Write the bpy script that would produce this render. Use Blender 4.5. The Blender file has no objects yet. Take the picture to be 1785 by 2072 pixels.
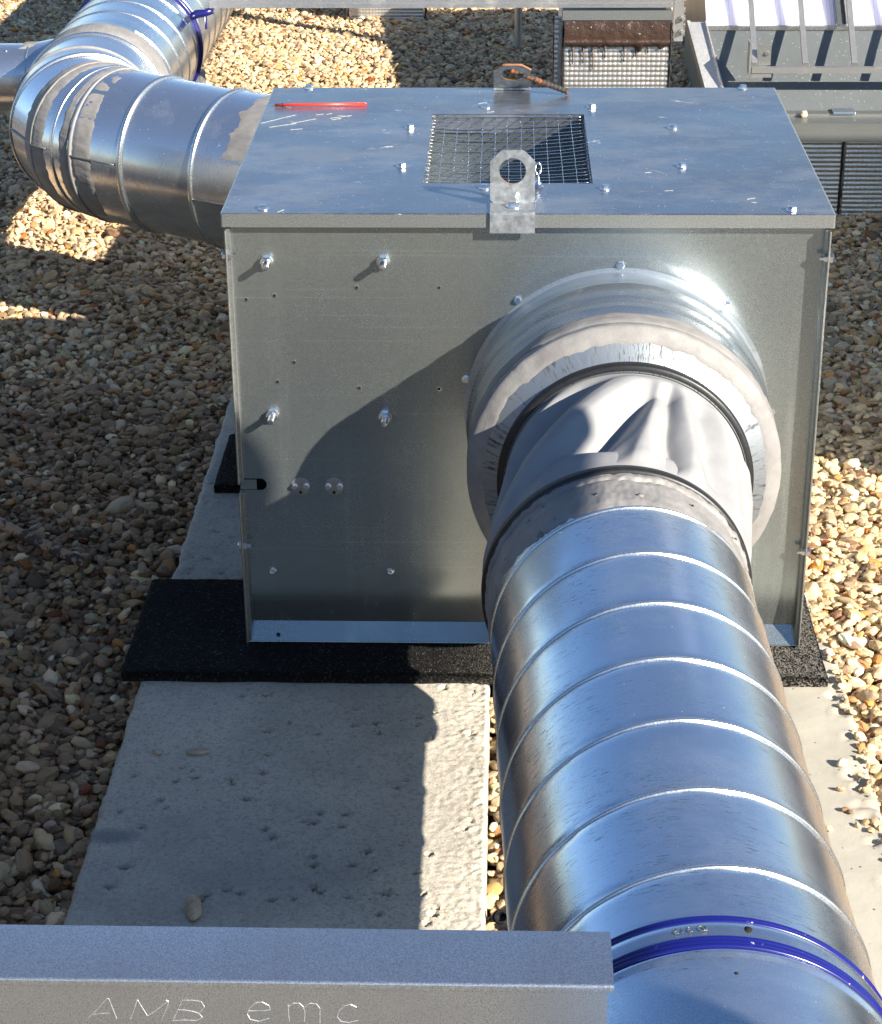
import bpy, math, random
import numpy as np
from mathutils import Vector, Matrix, noise as mnoise

random.seed(7); rng = np.random.default_rng(7)
sc = bpy.context.scene
COL = sc.collection

# ------------------------------------------------------------------ camera
CAMP = (0.38862, -2.68834, 0.83382)
PITCH, YAW, ROLL = 0.445677, -0.033056, -0.008203
cam = bpy.data.cameras.new('camera'); camo = bpy.data.objects.new('camera', cam); COL.objects.link(camo)
cam.sensor_fit = 'HORIZONTAL'; cam.sensor_width = 36.0; cam.lens = 36.0 * 4130.63 / 1785.0
cam.clip_start = 0.05; cam.clip_end = 500
fw = Vector((math.sin(YAW)*math.cos(PITCH), math.cos(YAW)*math.cos(PITCH), -math.sin(PITCH)))
r0 = Vector((math.cos(YAW), -math.sin(YAW), 0)); u0 = r0.cross(fw)
rr = math.cos(ROLL)*r0 + math.sin(ROLL)*u0; uu = -math.sin(ROLL)*r0 + math.cos(ROLL)*u0
M = Matrix.Identity(4)
for i in range(3):
    M[i][0] = rr[i]; M[i][1] = uu[i]; M[i][2] = -fw[i]; M[i][3] = CAMP[i]
camo.matrix_world = M
sc.camera = camo

# ------------------------------------------------------------------ sky, sun, exposure
SUN = Vector((0.696, -0.54, 0.477)).normalized()
w = bpy.data.worlds.new('World'); sc.world = w; w.use_nodes = True
wn = w.node_tree; wn.nodes.clear()
sky = wn.nodes.new('ShaderNodeTexSky'); sky.sky_type = 'NISHITA'; sky.sun_disc = False
sky.sun_elevation = math.asin(SUN.z); sky.sun_rotation = math.atan2(SUN.x, SUN.y)
sky.air_density = 1.0; sky.dust_density = 0.0; sky.ozone_density = 3.6
bg = wn.nodes.new('ShaderNodeBackground'); bg.inputs['Strength'].default_value = 0.063
wo = wn.nodes.new('ShaderNodeOutputWorld')
wn.links.new(sky.outputs[0], bg.inputs[0]); wn.links.new(bg.outputs[0], wo.inputs[0])
sl = bpy.data.lights.new('sun', 'SUN'); sl.energy = 5.0; sl.angle = math.radians(0.5); sl.color = (1.0, 0.92, 0.79)
so = bpy.data.objects.new('sun', sl); COL.objects.link(so)
so.rotation_euler = SUN.to_track_quat('Z', 'Y').to_euler(); so.location = (4, -3, 4)
sc.view_settings.view_transform = 'Standard'; sc.view_settings.look = 'None'
sc.view_settings.gamma = 1.0; sc.view_settings.use_curve_mapping = False
sc.view_settings.exposure = 1.42
sc.cycles.max_bounces = 8; sc.cycles.glossy_bounces = 5; sc.cycles.diffuse_bounces = 3
sc.cycles.sample_clamp_indirect = 14.0
sc.cycles.use_adaptive_sampling = True

# ------------------------------------------------------------------ material helpers
class NT:
    def __init__(s, name):
        s.m = bpy.data.materials.new(name); s.m.use_nodes = True
        s.t = s.m.node_tree; s.t.nodes.clear()
        s.out = s.n('ShaderNodeOutputMaterial'); s.b = s.n('ShaderNodeBsdfPrincipled')
        s.l(s.b.outputs[0], s.out.inputs[0])
        tc = s.n('ShaderNodeTexCoord'); s.co = tc.outputs['Object']
    def n(s, k): return s.t.nodes.new(k)
    def l(s, a, b): s.t.links.new(a, b)
    def setv(s, sock, v):
        if isinstance(v, (int, float)): sock.default_value = v
        elif isinstance(v, tuple): sock.default_value = v if len(v) == 4 or len(sock.default_value) == 3 else (*v, 1)
        else: s.l(v, sock)
    def map(s, scale=(1,1,1), rot=(0,0,0), loc=(0,0,0), src=None):
        m = s.n('ShaderNodeMapping'); m.inputs['Scale'].default_value = scale
        m.inputs['Rotation'].default_value = rot; m.inputs['Location'].default_value = loc
        s.l(src or s.co, m.inputs[0]); return m.outputs[0]
    def noise(s, scale, detail=3, rough=0.55, co=None, dist=0.0):
        t = s.n('ShaderNodeTexNoise'); t.inputs['Scale'].default_value = scale
        t.inputs['Detail'].default_value = detail; t.inputs['Roughness'].default_value = rough
        t.inputs['Distortion'].default_value = dist
        s.l(co or s.co, t.inputs['Vector']); return t.outputs['Fac']
    def vor(s, scale, co=None, feat='F1', out='Distance', rnd=1.0):
        t = s.n('ShaderNodeTexVoronoi'); t.feature = feat; t.inputs['Scale'].default_value = scale
        t.inputs['Randomness'].default_value = rnd
        s.l(co or s.co, t.inputs['Vector']); return t.outputs[out]
    def ramp(s, fac, a, b, lo=0.0, hi=1.0):
        r = s.n('ShaderNodeMapRange'); r.clamp = True
        s.setv(r.inputs['Value'], fac)
        r.inputs['From Min'].default_value = a; r.inputs['From Max'].default_value = b
        r.inputs['To Min'].default_value = lo; r.inputs['To Max'].default_value = hi
        return r.outputs[0]
    def math(s, op, a, b=0.0):
        m = s.n('ShaderNodeMath'); m.operation = op
        s.setv(m.inputs[0], a); s.setv(m.inputs[1], b); return m.outputs[0]
    def mix(s, fac, a, b, blend='MIX'):
        m = s.n('ShaderNodeMix'); m.data_type = 'RGBA'; m.blend_type = blend
        s.setv(m.inputs[0], fac); s.setv(m.inputs[6], a); s.setv(m.inputs[7], b); return m.outputs[2]
    def cramp(s, fac, stops):
        r = s.n('ShaderNodeValToRGB'); e = r.color_ramp.elements
        e[0].position, e[0].color = stops[0][0], (*stops[0][1], 1)
        e[1].position, e[1].color = stops[1][0], (*stops[1][1], 1)
        for p, c in stops[2:]:
            x = e.new(p); x.color = (*c, 1)
        s.l(fac, r.inputs[0]); return r.outputs[0]
    def bump(s, h, strength=0.3, dist=0.001, prev=None):
        b = s.n('ShaderNodeBump'); b.inputs['Strength'].default_value = strength
        b.inputs['Distance'].default_value = dist; s.l(h, b.inputs['Height'])
        if prev is not None: s.l(prev, b.inputs['Normal'])
        return b.outputs[0]
    def fin(s, color=None, rough=None, metal=None, normal=None, spec=None):
        if color is not None: s.setv(s.b.inputs['Base Color'], color)
        if rough is not None: s.setv(s.b.inputs['Roughness'], rough)
        if metal is not None: s.setv(s.b.inputs['Metallic'], metal)
        if normal is not None: s.l(normal, s.b.inputs['Normal'])
        if spec is not None: s.setv(s.b.inputs['Specular IOR Level'], spec)
        return s.m

def galv(name, base=(.62,.64,.66), r0=.25, r1=.38, metal=.9, grain=900, grainamt=.25, dirt=.0, specks=.0,
         warp=.3, stains=0.0, coat_blotch=.15, sps=330, spr=.2, film=0.0, scuff=0.0, scuffax='y', drips=0.0):
    t = NT(name)
    g = t.noise(grain, 2, .6); big = t.noise(7, 3, .6)
    c = t.mix(t.ramp(g, .3, .7), tuple(x*(1-grainamt) for x in base), tuple(min(1, x*(1+grainamt*.6)) for x in base))
    c = t.mix(t.ramp(big, .35, .65, 0, coat_blotch), c, tuple(x*.55 for x in base))
    rough = t.ramp(g, .3, .7, r0, r1)
    rough = t.math('ADD', rough, t.ramp(big, .3, .7, -.03, .05))
    met = metal
    mask = None
    if film > 0:
        fm = t.ramp(t.noise(4.5, 7, .72, t.map((1, 1.8, 1))), .46, .60, 0, film)
        c = t.mix(fm, c, (.30,.32,.35)); mask = t.math('MULTIPLY', fm, .8)
        fd = t.ramp(t.noise(2.6, 5, .6, t.map((1.2, 2.6, 1), loc=(4, 2, 0)), ), .54, .62, 0, film*.9)
        c = t.mix(fd, c, tuple(x*.45 for x in base))
    if drips > 0:
        dn = t.ramp(t.noise(1, 6, .7, t.map((26, 26, 1.6))), .50, .68, 0, drips); dm = t.ramp(t.noise(2.2, 4, .6), .42, .6)
        k = t.math('MULTIPLY', dn, dm); c = t.mix(k, c, tuple(x*1.45 for x in base)); rough = t.math('ADD', rough, t.math('MULTIPLY', k, .10))
        hs = t.ramp(t.noise(1, 3, .6, t.map((1.2, 1, 240))), .66, .70, 0, .35); c = t.mix(hs, c, tuple(x*1.7 for x in base))
    if scuff > 0:
        sc1 = t.noise(1.0, 6, .8, t.map((55, 55, 420) if scuffax == 'z' else ((60, 520, 60) if scuffax == 'y' else (520, 60, 60))))
        sm = t.math('MULTIPLY', t.ramp(sc1, .57, .63), t.ramp(t.noise(6, 3, .6), .46, .58, 0, scuff))
        c = t.mix(sm, c, (.035,.035,.04)); rough = t.math('ADD', rough, t.math('MULTIPLY', sm, .3))
    if dirt > 0:
        d = t.noise(14, 6, .7); d2 = t.ramp(d, .56, .72, 0, dirt)
        c = t.mix(d2, c, (.42,.38,.32)); mask = d2 if mask is None else t.math('MAXIMUM', mask, d2)
    if stains > 0:
        mp = t.map((7, 17, 14), (0, 0, .25))
        s1 = t.noise(1.6, 8, .78, mp, .6); s2 = t.ramp(s1, .635, .68, 0, stains)
        c = t.mix(s2, c, (.78,.76,.7)); mask = s2 if mask is None else t.math('MAXIMUM', mask, s2)
    if specks > 0:
        v = t.vor(sps); sel = t.vor(sps, out='Color')
        sep = t.n('ShaderNodeSeparateColor'); t.l(sel, sep.inputs[0])
        k = t.math('MULTIPLY', t.ramp(v, spr, spr*1.4, 1, 0), t.ramp(sep.outputs[0], 1-specks, 1-specks+.01))
        c = t.mix(k, c, (.85,.84,.8)); mask = k if mask is None else t.math('MAXIMUM', mask, k)
    if mask is not None:
        met = t.math('SUBTRACT', metal, t.math('MULTIPLY', mask, metal))
        rough = t.math('ADD', rough, t.math('MULTIPLY', mask, .4))
    n1 = t.bump(t.noise(3.5, 2, .5), warp, .02)
    n2 = t.bump(g, .06, .0006, n1)
    return t.fin(c, rough, met, n2)

def plain(name, color, rough=.5, metal=0., noise_s=40, var=.2, bump=.0, bs=200, bd=.001):
    t = NT(name)
    f = t.noise(noise_s, 4, .6)
    c = t.mix(t.ramp(f, .3, .7), tuple(x*(1-var) for x in color), tuple(min(1, x*(1+var)) for x in color))
    n = t.bump(t.noise(bs, 4, .6), bump, bd) if bump > 0 else None
    return t.fin(c, rough, metal, n)

MT = {}
MT['panel'] = galv('galvanised_panel', (.36,.395,.395), .17, .26, .86, grain=900, grainamt=.28, warp=.05, specks=.002, drips=.5, coat_blotch=.12)
MT['lid'] = galv('galvanised_lid', (.33,.35,.39), .20, .30, .90, grain=700, grainamt=.12, warp=.22, stains=.8, specks=.015, dirt=.10, coat_blotch=.15, film=.22)
MT['lip'] = galv('galvanised_lip', (.31,.32,.31), .38, .5, .8, grain=500, grainamt=.35, warp=.1)
MT['bracket'] = galv('hot_dip_bracket', (.40,.42,.44), .38, .5, .75, grain=120, grainamt=.3, warp=.2, coat_blotch=.35)
MT['duct'] = galv('spiral_duct_steel', (.56,.64,.76), .18, .25, .95, grain=600, grainamt=.06, warp=.12, dirt=.06, specks=.004, coat_blotch=.16, scuff=.9, film=.06)
MT['elbow'] = galv('elbow_steel', (.80,.83,.88), .18, .25, .95, grain=500, grainamt=.08, warp=.08, dirt=.05, specks=.01, coat_blotch=.08, stains=.4, scuff=.4)
MT['collar'] = galv('collar_steel', (.52,.56,.60), .26, .34, .92, grain=600, grainamt=.1, warp=.08, dirt=.25, scuff=.3)
MT['seam'] = galv('seam_steel', (.62,.64,.66), .2, .3, .95, grain=500, grainamt=.1, warp=.0, coat_blotch=.05)
MT['bolt'] = plain('zinc_bolt', (.78,.80,.82), .22, 1.0, 60, .12)
MT['beam'] = galv('beam_steel', (.62,.66,.72), .24, .34, .94, grain=900, grainamt=.28, warp=.10, coat_blotch=.4)
MT['apron'] = galv('apron_steel', (.13,.145,.15), .34, .48, .5, grain=500, grainamt=.15, warp=.2, specks=.06, coat_blotch=.4, sps=330, spr=.17)
MT['alu'] = galv('mill_aluminium', (.46,.455,.45), .32, .42, .8, grain=300, grainamt=.15, warp=.1, dirt=.3)
MT['foil'] = galv('embossed_foil', (.66,.62,.57), .30, .42, .85, grain=300, grainamt=.15, warp=.0, dirt=.2)
MT['blackrubber'] = plain('black_rubber', (.012,.012,.013), .42, 0, 80, .3, .2)
MT['hole'] = plain('dark_opening', (.004,.004,.004), .9)
MT['tar'] = plain('black_tar', (.010,.009,.009), .5, 0, 60, .4, .6, 90, .003)
MT['red'] = plain('red_plastic', (.62,.035,.02), .3, 0, 60, .1)
MT['inner'] = galv('inner_plate', (.30,.32,.34), .4, .5, .6, grain=900, grainamt=.4, warp=.2)
MT['plate'] = plain('grey_cap_plate', (.22,.215,.22), .5, .3, 90, .1)

def mastic_mat():
    t = NT('grey_mastic')
    f = t.noise(30, 5, .65); n1 = t.noise(260, 4, .7); st = t.noise(8, 4, .6, t.map((1, 6, 1)))
    c = t.mix(t.ramp(f, .35, .68), (.18,.172,.168), (.25,.24,.232))
    c = t.mix(t.ramp(st, .6, .68, 0, .5), c, (.20,.19,.2))
    b = t.bump(st, .5, .004); b = t.bump(n1, .3, .001, b)
    return t.fin(c, .62, 0, b)
MT['mastic'] = mastic_mat()

def streak_mat():
    t = NT('reducer_steel_with_handling_streaks')
    sx = t.n('ShaderNodeSeparateXYZ'); t.l(t.co, sx.inputs[0])
    ang = t.math('ARCTAN2', sx.outputs[0], sx.outputs[2])
    cx = t.n('ShaderNodeCombineXYZ'); t.l(t.math('MULTIPLY', ang, 1.0), cx.inputs[0]); t.l(t.math('MULTIPLY', sx.outputs[1], 1.5), cx.inputs[1])
    n1 = t.noise(38, 5, .75, cx.outputs[0]); n2 = t.noise(5, 2, .5, cx.outputs[0])
    k = t.math('MULTIPLY', t.ramp(n1, .50, .60), t.ramp(n2, .36, .52))
    c = t.mix(k, (.33,.36,.39), (.05,.055,.06))
    return t.fin(c, t.ramp(n1, .3, .7, .34, .52), t.math('SUBTRACT', .8, t.math('MULTIPLY', k, .5)), t.bump(n1, .15, .001))
MT['streak'] = streak_mat()

def fabric_mat():
    t = NT('grey_coated_fabric')
    sx = t.n('ShaderNodeSeparateXYZ'); t.l(t.co, sx.inputs[0])
    ang = t.math('MULTIPLY', t.math('ARCTAN2', sx.outputs[0], sx.outputs[2]), .16)
    def wv(v, f):
        return t.math('ABSOLUTE', t.math('SINE', t.math('MULTIPLY', v, f)))
    h = t.math('MULTIPLY', wv(ang, 1250), wv(sx.outputs[1], 1250))
    f = t.noise(25, 3, .6)
    c = t.mix(t.ramp(f, .3, .7), (.24,.24,.25), (.29,.29,.29))
    c = t.mix(t.math('MULTIPLY', h, .10), c, (.18,.18,.20))
    m = t.fin(c, .62, .0, t.bump(h, .12, .0004), .3)
    return m
MT['fabric'] = fabric_mat()

def blue_mat():
    t = NT('dark_blue_rubber')
    k = t.ramp(t.noise(60, 5, .75), .66, .70)
    return t.fin(t.mix(k, (.006,.009,.13), (.4,.36,.4)), t.ramp(k, 0, 1, .25, .6), 0., None, .5)
MT['blue'] = blue_mat()
MT['navy'] = plain('navy_painted_clamp', (.012,.012,.11), .22, 0, 50, .2)

def concrete_mat():
    t = NT('cast_concrete')
    f = t.noise(7, 6, .68); g = t.noise(320, 3, .7); h = t.noise(38, 6, .75)
    c = t.mix(t.ramp(f, .38, .62), (.45,.40,.325), (.59,.525,.42))
    c = t.mix(t.ramp(g, .35, .65, 0, .45), c, (.22,.23,.24))
    c = t.mix(t.ramp(h, .60, .75, 0, .5), c, (.52,.44,.34))
    a = t.n('ShaderNodeAttribute'); a.attribute_name = 'pit'
    c = t.mix(t.math('MULTIPLY', t.ramp(a.outputs['Fac'], .10, .35), .55), c, (.50,.42,.31))
    core = t.math('MULTIPLY', t.ramp(a.outputs['Fac'], .58, .78), t.ramp(t.noise(420, 4, .8), .38, .52))
    c = t.mix(t.math('MULTIPLY', core, .85), c, (.045,.035,.028))
    c = t.mix(t.ramp(t.noise(170, 6, .85), .50, .62, 0, .75), c, (.17,.17,.17))
    c = t.mix(t.ramp(t.noise(95, 5, .8), .58, .66, 0, .6), c, (.56,.50,.40))
    c = t.mix(t.ramp(t.noise(2.4, 4, .6, t.map((1, 1.6, 1), loc=(3, 1, 0))), .48, .62, 0, .22), c, (.20,.20,.19))
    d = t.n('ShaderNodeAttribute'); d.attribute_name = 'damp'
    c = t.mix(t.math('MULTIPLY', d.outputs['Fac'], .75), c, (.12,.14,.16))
    b = t.bump(h, .5, .006); b = t.bump(g, .5, .0015, b)
    return t.fin(c, .85, 0, b)
MT['concrete'] = concrete_mat()

def smooth_concrete():
    t = NT('smooth_pitted_concrete')
    f = t.noise(6, 4, .6); v = t.vor(55); col = t.vor(55, out='Color')
    s = t.n('ShaderNodeSeparateColor'); t.l(col, s.inputs[0])
    pit = t.math('MULTIPLY', t.ramp(v, .07, .12, 1, 0), t.ramp(s.outputs[0], .45, .5))
    c = t.mix(t.ramp(f, .35, .65), (.33,.305,.255), (.42,.39,.325))
    c = t.mix(pit, c, (.13,.11,.09))
    a = t.n('ShaderNodeAttribute'); a.attribute_name = 'pit'
    c = t.mix(t.math('MULTIPLY', a.outputs['Fac'], .5), c, (.3,.25,.2))
    b = t.bump(t.math('SUBTRACT', t.noise(120, 5, .7), pit), .3, .002)
    return t.fin(c, .85, 0, b)
MT['concrete2'] = smooth_concrete()

def mat_rubber():
    t = NT('rubber_granulate')
    v = t.vor(430, out='Color'); s = t.n('ShaderNodeSeparateColor'); t.l(v, s.inputs[0])
    c = t.cramp(s.outputs[0], [(0, (.004,.004,.005)), (.84, (.008,.008,.009)), (.9, (.018,.018,.017)), (.97, (.04,.038,.035)), (1, (.09,.085,.08))])
    dust_sun = t.ramp(t.noise(10, 4, .7), .6, .75, 0, .15)
    sx = t.n('ShaderNodeSeparateXYZ'); t.l(t.co, sx.inputs[0])
    dust_sun = t.math('ADD', dust_sun, t.ramp(sx.outputs[0], -.05, .22, .04, .75))  # paler toward the right: sunlit tone put into the mat colour
    c = t.mix(t.math('MULTIPLY', dust_sun, t.ramp(s.outputs[1], .3, .8)), c, (.22,.20,.17))
    return t.fin(c, .95, 0, t.bump(t.vor(430), .8, .002), .12)
MT['granulate'] = mat_rubber()

def bitumen():
    t = NT('brown_bitumen')
    n = t.noise(28, 5, .7); v = t.noise(160, 2, .5)
    c = t.mix(t.ramp(n, .3, .7), (.030,.016,.011), (.060,.034,.024))
    c = t.mix(t.ramp(v, .70, .74), c, (.5,.42,.36))
    return t.fin(c, .35, 0, t.bump(n, .6, .008))
MT['bitumen'] = bitumen()

def gravel_mat():
    t = NT('river_gravel')
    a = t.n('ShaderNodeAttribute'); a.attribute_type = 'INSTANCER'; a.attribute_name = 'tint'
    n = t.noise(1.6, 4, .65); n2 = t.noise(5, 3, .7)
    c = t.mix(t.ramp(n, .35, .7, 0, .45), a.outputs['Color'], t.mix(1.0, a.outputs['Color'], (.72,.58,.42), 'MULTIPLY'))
    c = t.mix(t.ramp(n2, .62, .75, 0, .35), c, (.58,.55,.5))
    return t.fin(c, .6, 0, t.bump(n2, .35, .05), .35)
MT['gravel'] = gravel_mat()
MT['ground'] = None
def ground_mat():
    t = NT('gravel_bed')
    v = t.vor(60, out='Color'); s = t.n('ShaderNodeSeparateColor'); t.l(v, s.inputs[0])
    c = t.cramp(s.outputs[0], [(0, (.12,.08,.05)), (.3, (.28,.2,.13)), (.7, (.42,.36,.28)), (1, (.6,.55,.48))])
    d = t.vor(60)
    c = t.mix(t.ramp(d, .3, .6), c, (.04,.03,.02))
    return t.fin(c, .8, 0, t.bump(d, 1.0, .01))
MT['ground'] = ground_mat()

def stone(name, c1, c2):
    t = NT(name); n = t.noise(60, 5, .7, t.map((1, 4, 1)))
    return t.fin(t.mix(t.ramp(n, .35, .65), c1, c2), .6, 0, t.bump(n, .4, .003))
MT['tanstone'] = stone('tan_stone', (.30,.22,.15), (.44,.35,.27))
MT['creamstone'] = stone('cream_stone', (.50,.42,.30), (.60,.52,.40))

def wood():
    t = NT('weathered_bark')
    n = t.noise(90, 6, .75); n2 = t.noise(26, 4, .7)
    c = t.mix(t.ramp(n2, .50, .55), (.36,.24,.155), (.06,.04,.035))
    c = t.mix(t.ramp(n, .55, .7), c, (.10,.07,.05))
    return t.fin(c, .85, 0, t.bump(n, .7, .004))
MT['wood'] = wood()
def cutwood():
    t = NT('cut_wood_end'); n = t.noise(120, 4, .7)
    return t.fin(t.mix(n, (.09,.05,.02), (.25,.14,.06)), .9)
MT['cutwood'] = cutwood()

def rust():
    t = NT('rusty_rebar'); n = t.noise(55, 4, .7)
    c = t.mix(t.ramp(n, .50, .62), (.045,.038,.035), (.24,.085,.03))
    return t.fin(c, .75, .2, t.bump(n, .5, .001))
MT['rust'] = rust()
MT['rustedge'] = plain('rusty_cut_edge', (.24,.10,.035), .75, 0, 90, .3)

def poly():
    t = NT('twinwall_polycarbonate')
    sx = t.n('ShaderNodeSeparateXYZ'); t.l(t.co, sx.inputs[0])
    k = t.math('ABSOLUTE', t.math('SINE', t.math('MULTIPLY', sx.outputs[0], math.pi/.0085)))
    c = t.mix(t.ramp(k, 0, .35), (.62,.60,.70), (.82,.80,.90))
    m = t.fin(c, .25, 0, t.bump(k, .2, .001)); t.b.inputs['Subsurface Weight'].default_value = .9; t.b.inputs['Subsurface Radius'].default_value = (1, 1, 1); t.b.inputs['Subsurface Scale'].default_value = .06
    return m
MT['poly'] = poly()
MT['scratch'] = plain('bright_scratch', (.55,.56,.58), .35, .7, 300, .3)
MT['white'] = plain('zinc_white_fleck', (.36,.37,.37), .8, 0, 500, .5)

# ------------------------------------------------------------------ mesh helpers
def wl(o):
    v = Vector((0, 0, 0))
    while o is not None:
        v += Vector(o.location); o = o.parent
    return v
def mesh_obj(name, V, F, mat, parent=None, smooth=True, loc=None, kind=None, auto=None, mats=None, midx=None):
    """V in world coordinates (plus loc as the object's own origin in the world)."""
    V = np.asarray(V, float).reshape(-1, 3)
    base = wl(parent) if parent is not None else Vector((0, 0, 0))
    if loc is None: loc = Vector(V.mean(0)) if parent is None else base
    loc = Vector(loc)
    me = bpy.data.meshes.new(name)
    me.from_pydata((V - np.array(loc)).tolist(), [], [tuple(map(int, f)) for f in F])
    me.update()
    for m in (mats or [mat]): me.materials.append(m)
    if midx is not None: me.polygons.foreach_set('material_index', midx)
    me.polygons.foreach_set('use_smooth', [smooth]*len(me.polygons))
    if auto: me.set_sharp_from_angle(angle=math.radians(auto))
    o = bpy.data.objects.new(name, me); COL.objects.link(o)
    if parent is not None: o.parent = parent
    o.location = loc - base
    if kind: o['kind'] = kind
    return o
def empty(name, loc, label, cat, group=None):
    o = bpy.data.objects.new(name, None); COL.objects.link(o); o.location = loc
    o.empty_display_size = .05
    return tag(o, label, cat, group)
def tag(o, label, cat, group=None):
    o['label'] = label; o['category'] = cat
    if group: o['group'] = group
    return o
def struct(o): o['kind'] = 'structure'; return o
def grid_faces(nu, nv, wu=False, wv=False, off=0):
    F = []
    for i in range(nu if wu else nu-1):
        for j in range(nv if wv else nv-1):
            a = i*nv+j; b = ((i+1) % nu)*nv+j; c = ((i+1) % nu)*nv+(j+1) % nv; d = i*nv+(j+1) % nv
            F.append((a+off, b+off, c+off, d+off))
    return F
def boxVF(x0, x1, y0, y1, z0, z1):
    V = [(x, y, z) for x in (x0, x1) for y in (y0, y1) for z in (z0, z1)]
    F = [(0,1,3,2), (4,6,7,5), (0,4,5,1), (2,3,7,6), (0,2,6,4), (1,5,7,3)]
    return V, F
def join(parts):
    V, F = [], []
    for v, f in parts:
        k = len(V); V += [tuple(p) for p in v]; F += [tuple(i+k for i in q) for q in f]
    return V, F
def box(name, x0, x1, y0, y1, z0, z1, mat, parent=None, bevel=0.0, **k):
    V, F = boxVF(x0, x1, y0, y1, z0, z1)
    o = mesh_obj(name, V, F, mat, parent, smooth=False, **k)
    if bevel > 0:
        b = o.modifiers.new('bevel', 'BEVEL'); b.width = bevel; b.segments = 2
    return o
def lathe(profile, o, axis, n=32, cap=True):
    """profile [(r, h)], h along axis from o"""
    a = Vector(axis).normalized(); t = Vector((1, 0, 0)) if abs(a.x) < .8 else Vector((0, 0, 1))
    u = (t - a*t.dot(a)).normalized(); v = a.cross(u); o = Vector(o)
    V = []; m = len(profile)
    for i in range(n):
        an = 2*math.pi*i/n; d = u*math.cos(an)+v*math.sin(an)
        for r, h in profile: V.append(tuple(o+d*r+a*h))
    F = grid_faces(n, m, wu=True)
    if cap:
        if profile[0][0] > 1e-6: F.append(tuple(i*m for i in range(n)))
        if profile[-1][0] > 1e-6: F.append(tuple(i*m+m-1 for i in range(n))[::-1])
    return V, F
def tubeVF(P, r, n=6, closed=False):
    P = [Vector(p) for p in P]; V = []; F = []
    m = len(P); prev = None
    for i, p in enumerate(P):
        a = P[(i+1) % m] if (i < m-1 or closed) else p
        b = P[i-1] if (i > 0 or closed) else p
        d = (a-b).normalized()
        if prev is None:
            t = Vector((0, 0, 1)) if abs(d.z) < .9 else Vector((1, 0, 0)); u = (t-d*t.dot(d)).normalized()
        else: u = (prev-d*prev.dot(d)).normalized()
        prev = u; v = d.cross(u)
        rr_ = r[i] if hasattr(r, '__len__') else r
        for k in range(n):
            an = 2*math.pi*k/n; V.append(tuple(p+(u*math.cos(an)+v*math.sin(an))*rr_))
    F = grid_faces(m, n, wu=closed, wv=True)
    if not closed: F += [tuple(range(n)), tuple((m-1)*n+k for k in range(n))[::-1]]
    return V, F
def nz(x, y, z=0.0): return mnoise.noise(Vector((x, y, z)))
def share(name, src, parent, loc):
    """another copy of a shared piece at world loc"""
    o = src.copy(); o.name = name; COL.objects.link(o); o.parent = parent
    o.location = Vector(loc) - (wl(parent) if parent is not None else Vector((0, 0, 0)))
    return o

# frames -----------------------------------------------------------------
class Straight:
    def __init__(s, P, a):
        s.P = Vector(P); s.a = Vector(a).normalized()
        s.up = (Vector((0,0,1)) - s.a*s.a.z).normalized(); s.ri = s.a.cross(s.up)
    def __call__(s, t, ang):        # centre + unit radial, ang from top toward ri
        return s.P+s.a*t, s.up*math.cos(ang)+s.ri*math.sin(ang)
class Elbow:
    """two straights joined by mitred gores, s along the centre line"""
    def __init__(s, R=.2):
        C = Vector((-.52, 1.548)); d1 = Vector((-.887, .461)).normalized(); d2 = Vector((0, 1))
        th = math.acos(d1.dot(d2)); T = R*math.tan(th/2); S1 = C-d1*T
        n = Vector((d1.y, -d1.x)); cc = S1+n*R
        s.J = [(-1.0, S1-d1*1.0, None)]
        ng = 3; arc = R*th
        for k in range(ng+1):
            a = th*k/ng; v = -n*math.cos(a)+d1*math.sin(a)
            s.J.append((arc*k/ng, cc+v*R, None))
        s.J.append((4.5, C+d2*(T+4.5-arc), None))
        pts = [j[1] for j in s.J]; sv = []
        for i in range(len(pts)):
            if i == 0: t0 = t1 = (pts[1]-pts[0]).normalized()
            elif i == len(pts)-1: t0 = t1 = (pts[-1]-pts[-2]).normalized()
            else: t0 = (pts[i]-pts[i-1]).normalized(); t1 = (pts[i+1]-pts[i]).normalized()
            t = (t0+t1).normalized(); side = Vector((-t.y, t.x))/max(.5, t.dot(t0))
            sv.append(side)
        s.S = [j[0] for j in s.J]; s.pts = pts; s.sv = sv
    def z(s, t): return -.33+.032*min(max((t+.3)/.7, 0), 1)
    def __call__(s, t, ang):        # ang from top toward inner side (right of travel)
        for i in range(len(s.S)-1):
            if t <= s.S[i+1] or i == len(s.S)-2: break
        f = (t-s.S[i])/(s.S[i+1]-s.S[i])
        if s.S[i+1]-s.S[i] > .5:   # long straights: only the end near the gore is mitred
            L = .05; L2 = L/(s.S[i+1]-s.S[i])
            if i == 0: g = max(0, 1-(1-f)/L2)
            else: g = min(1, f/L2)
        else: g = f
        c = s.pts[i].lerp(s.pts[i+1], f); sd = s.sv[i].lerp(s.sv[i+1], g)
        return Vector((c.x, c.y, s.z(t))), Vector((0,0,1))*math.cos(ang)-Vector((sd.x, sd.y, 0))*math.sin(ang)

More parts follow.
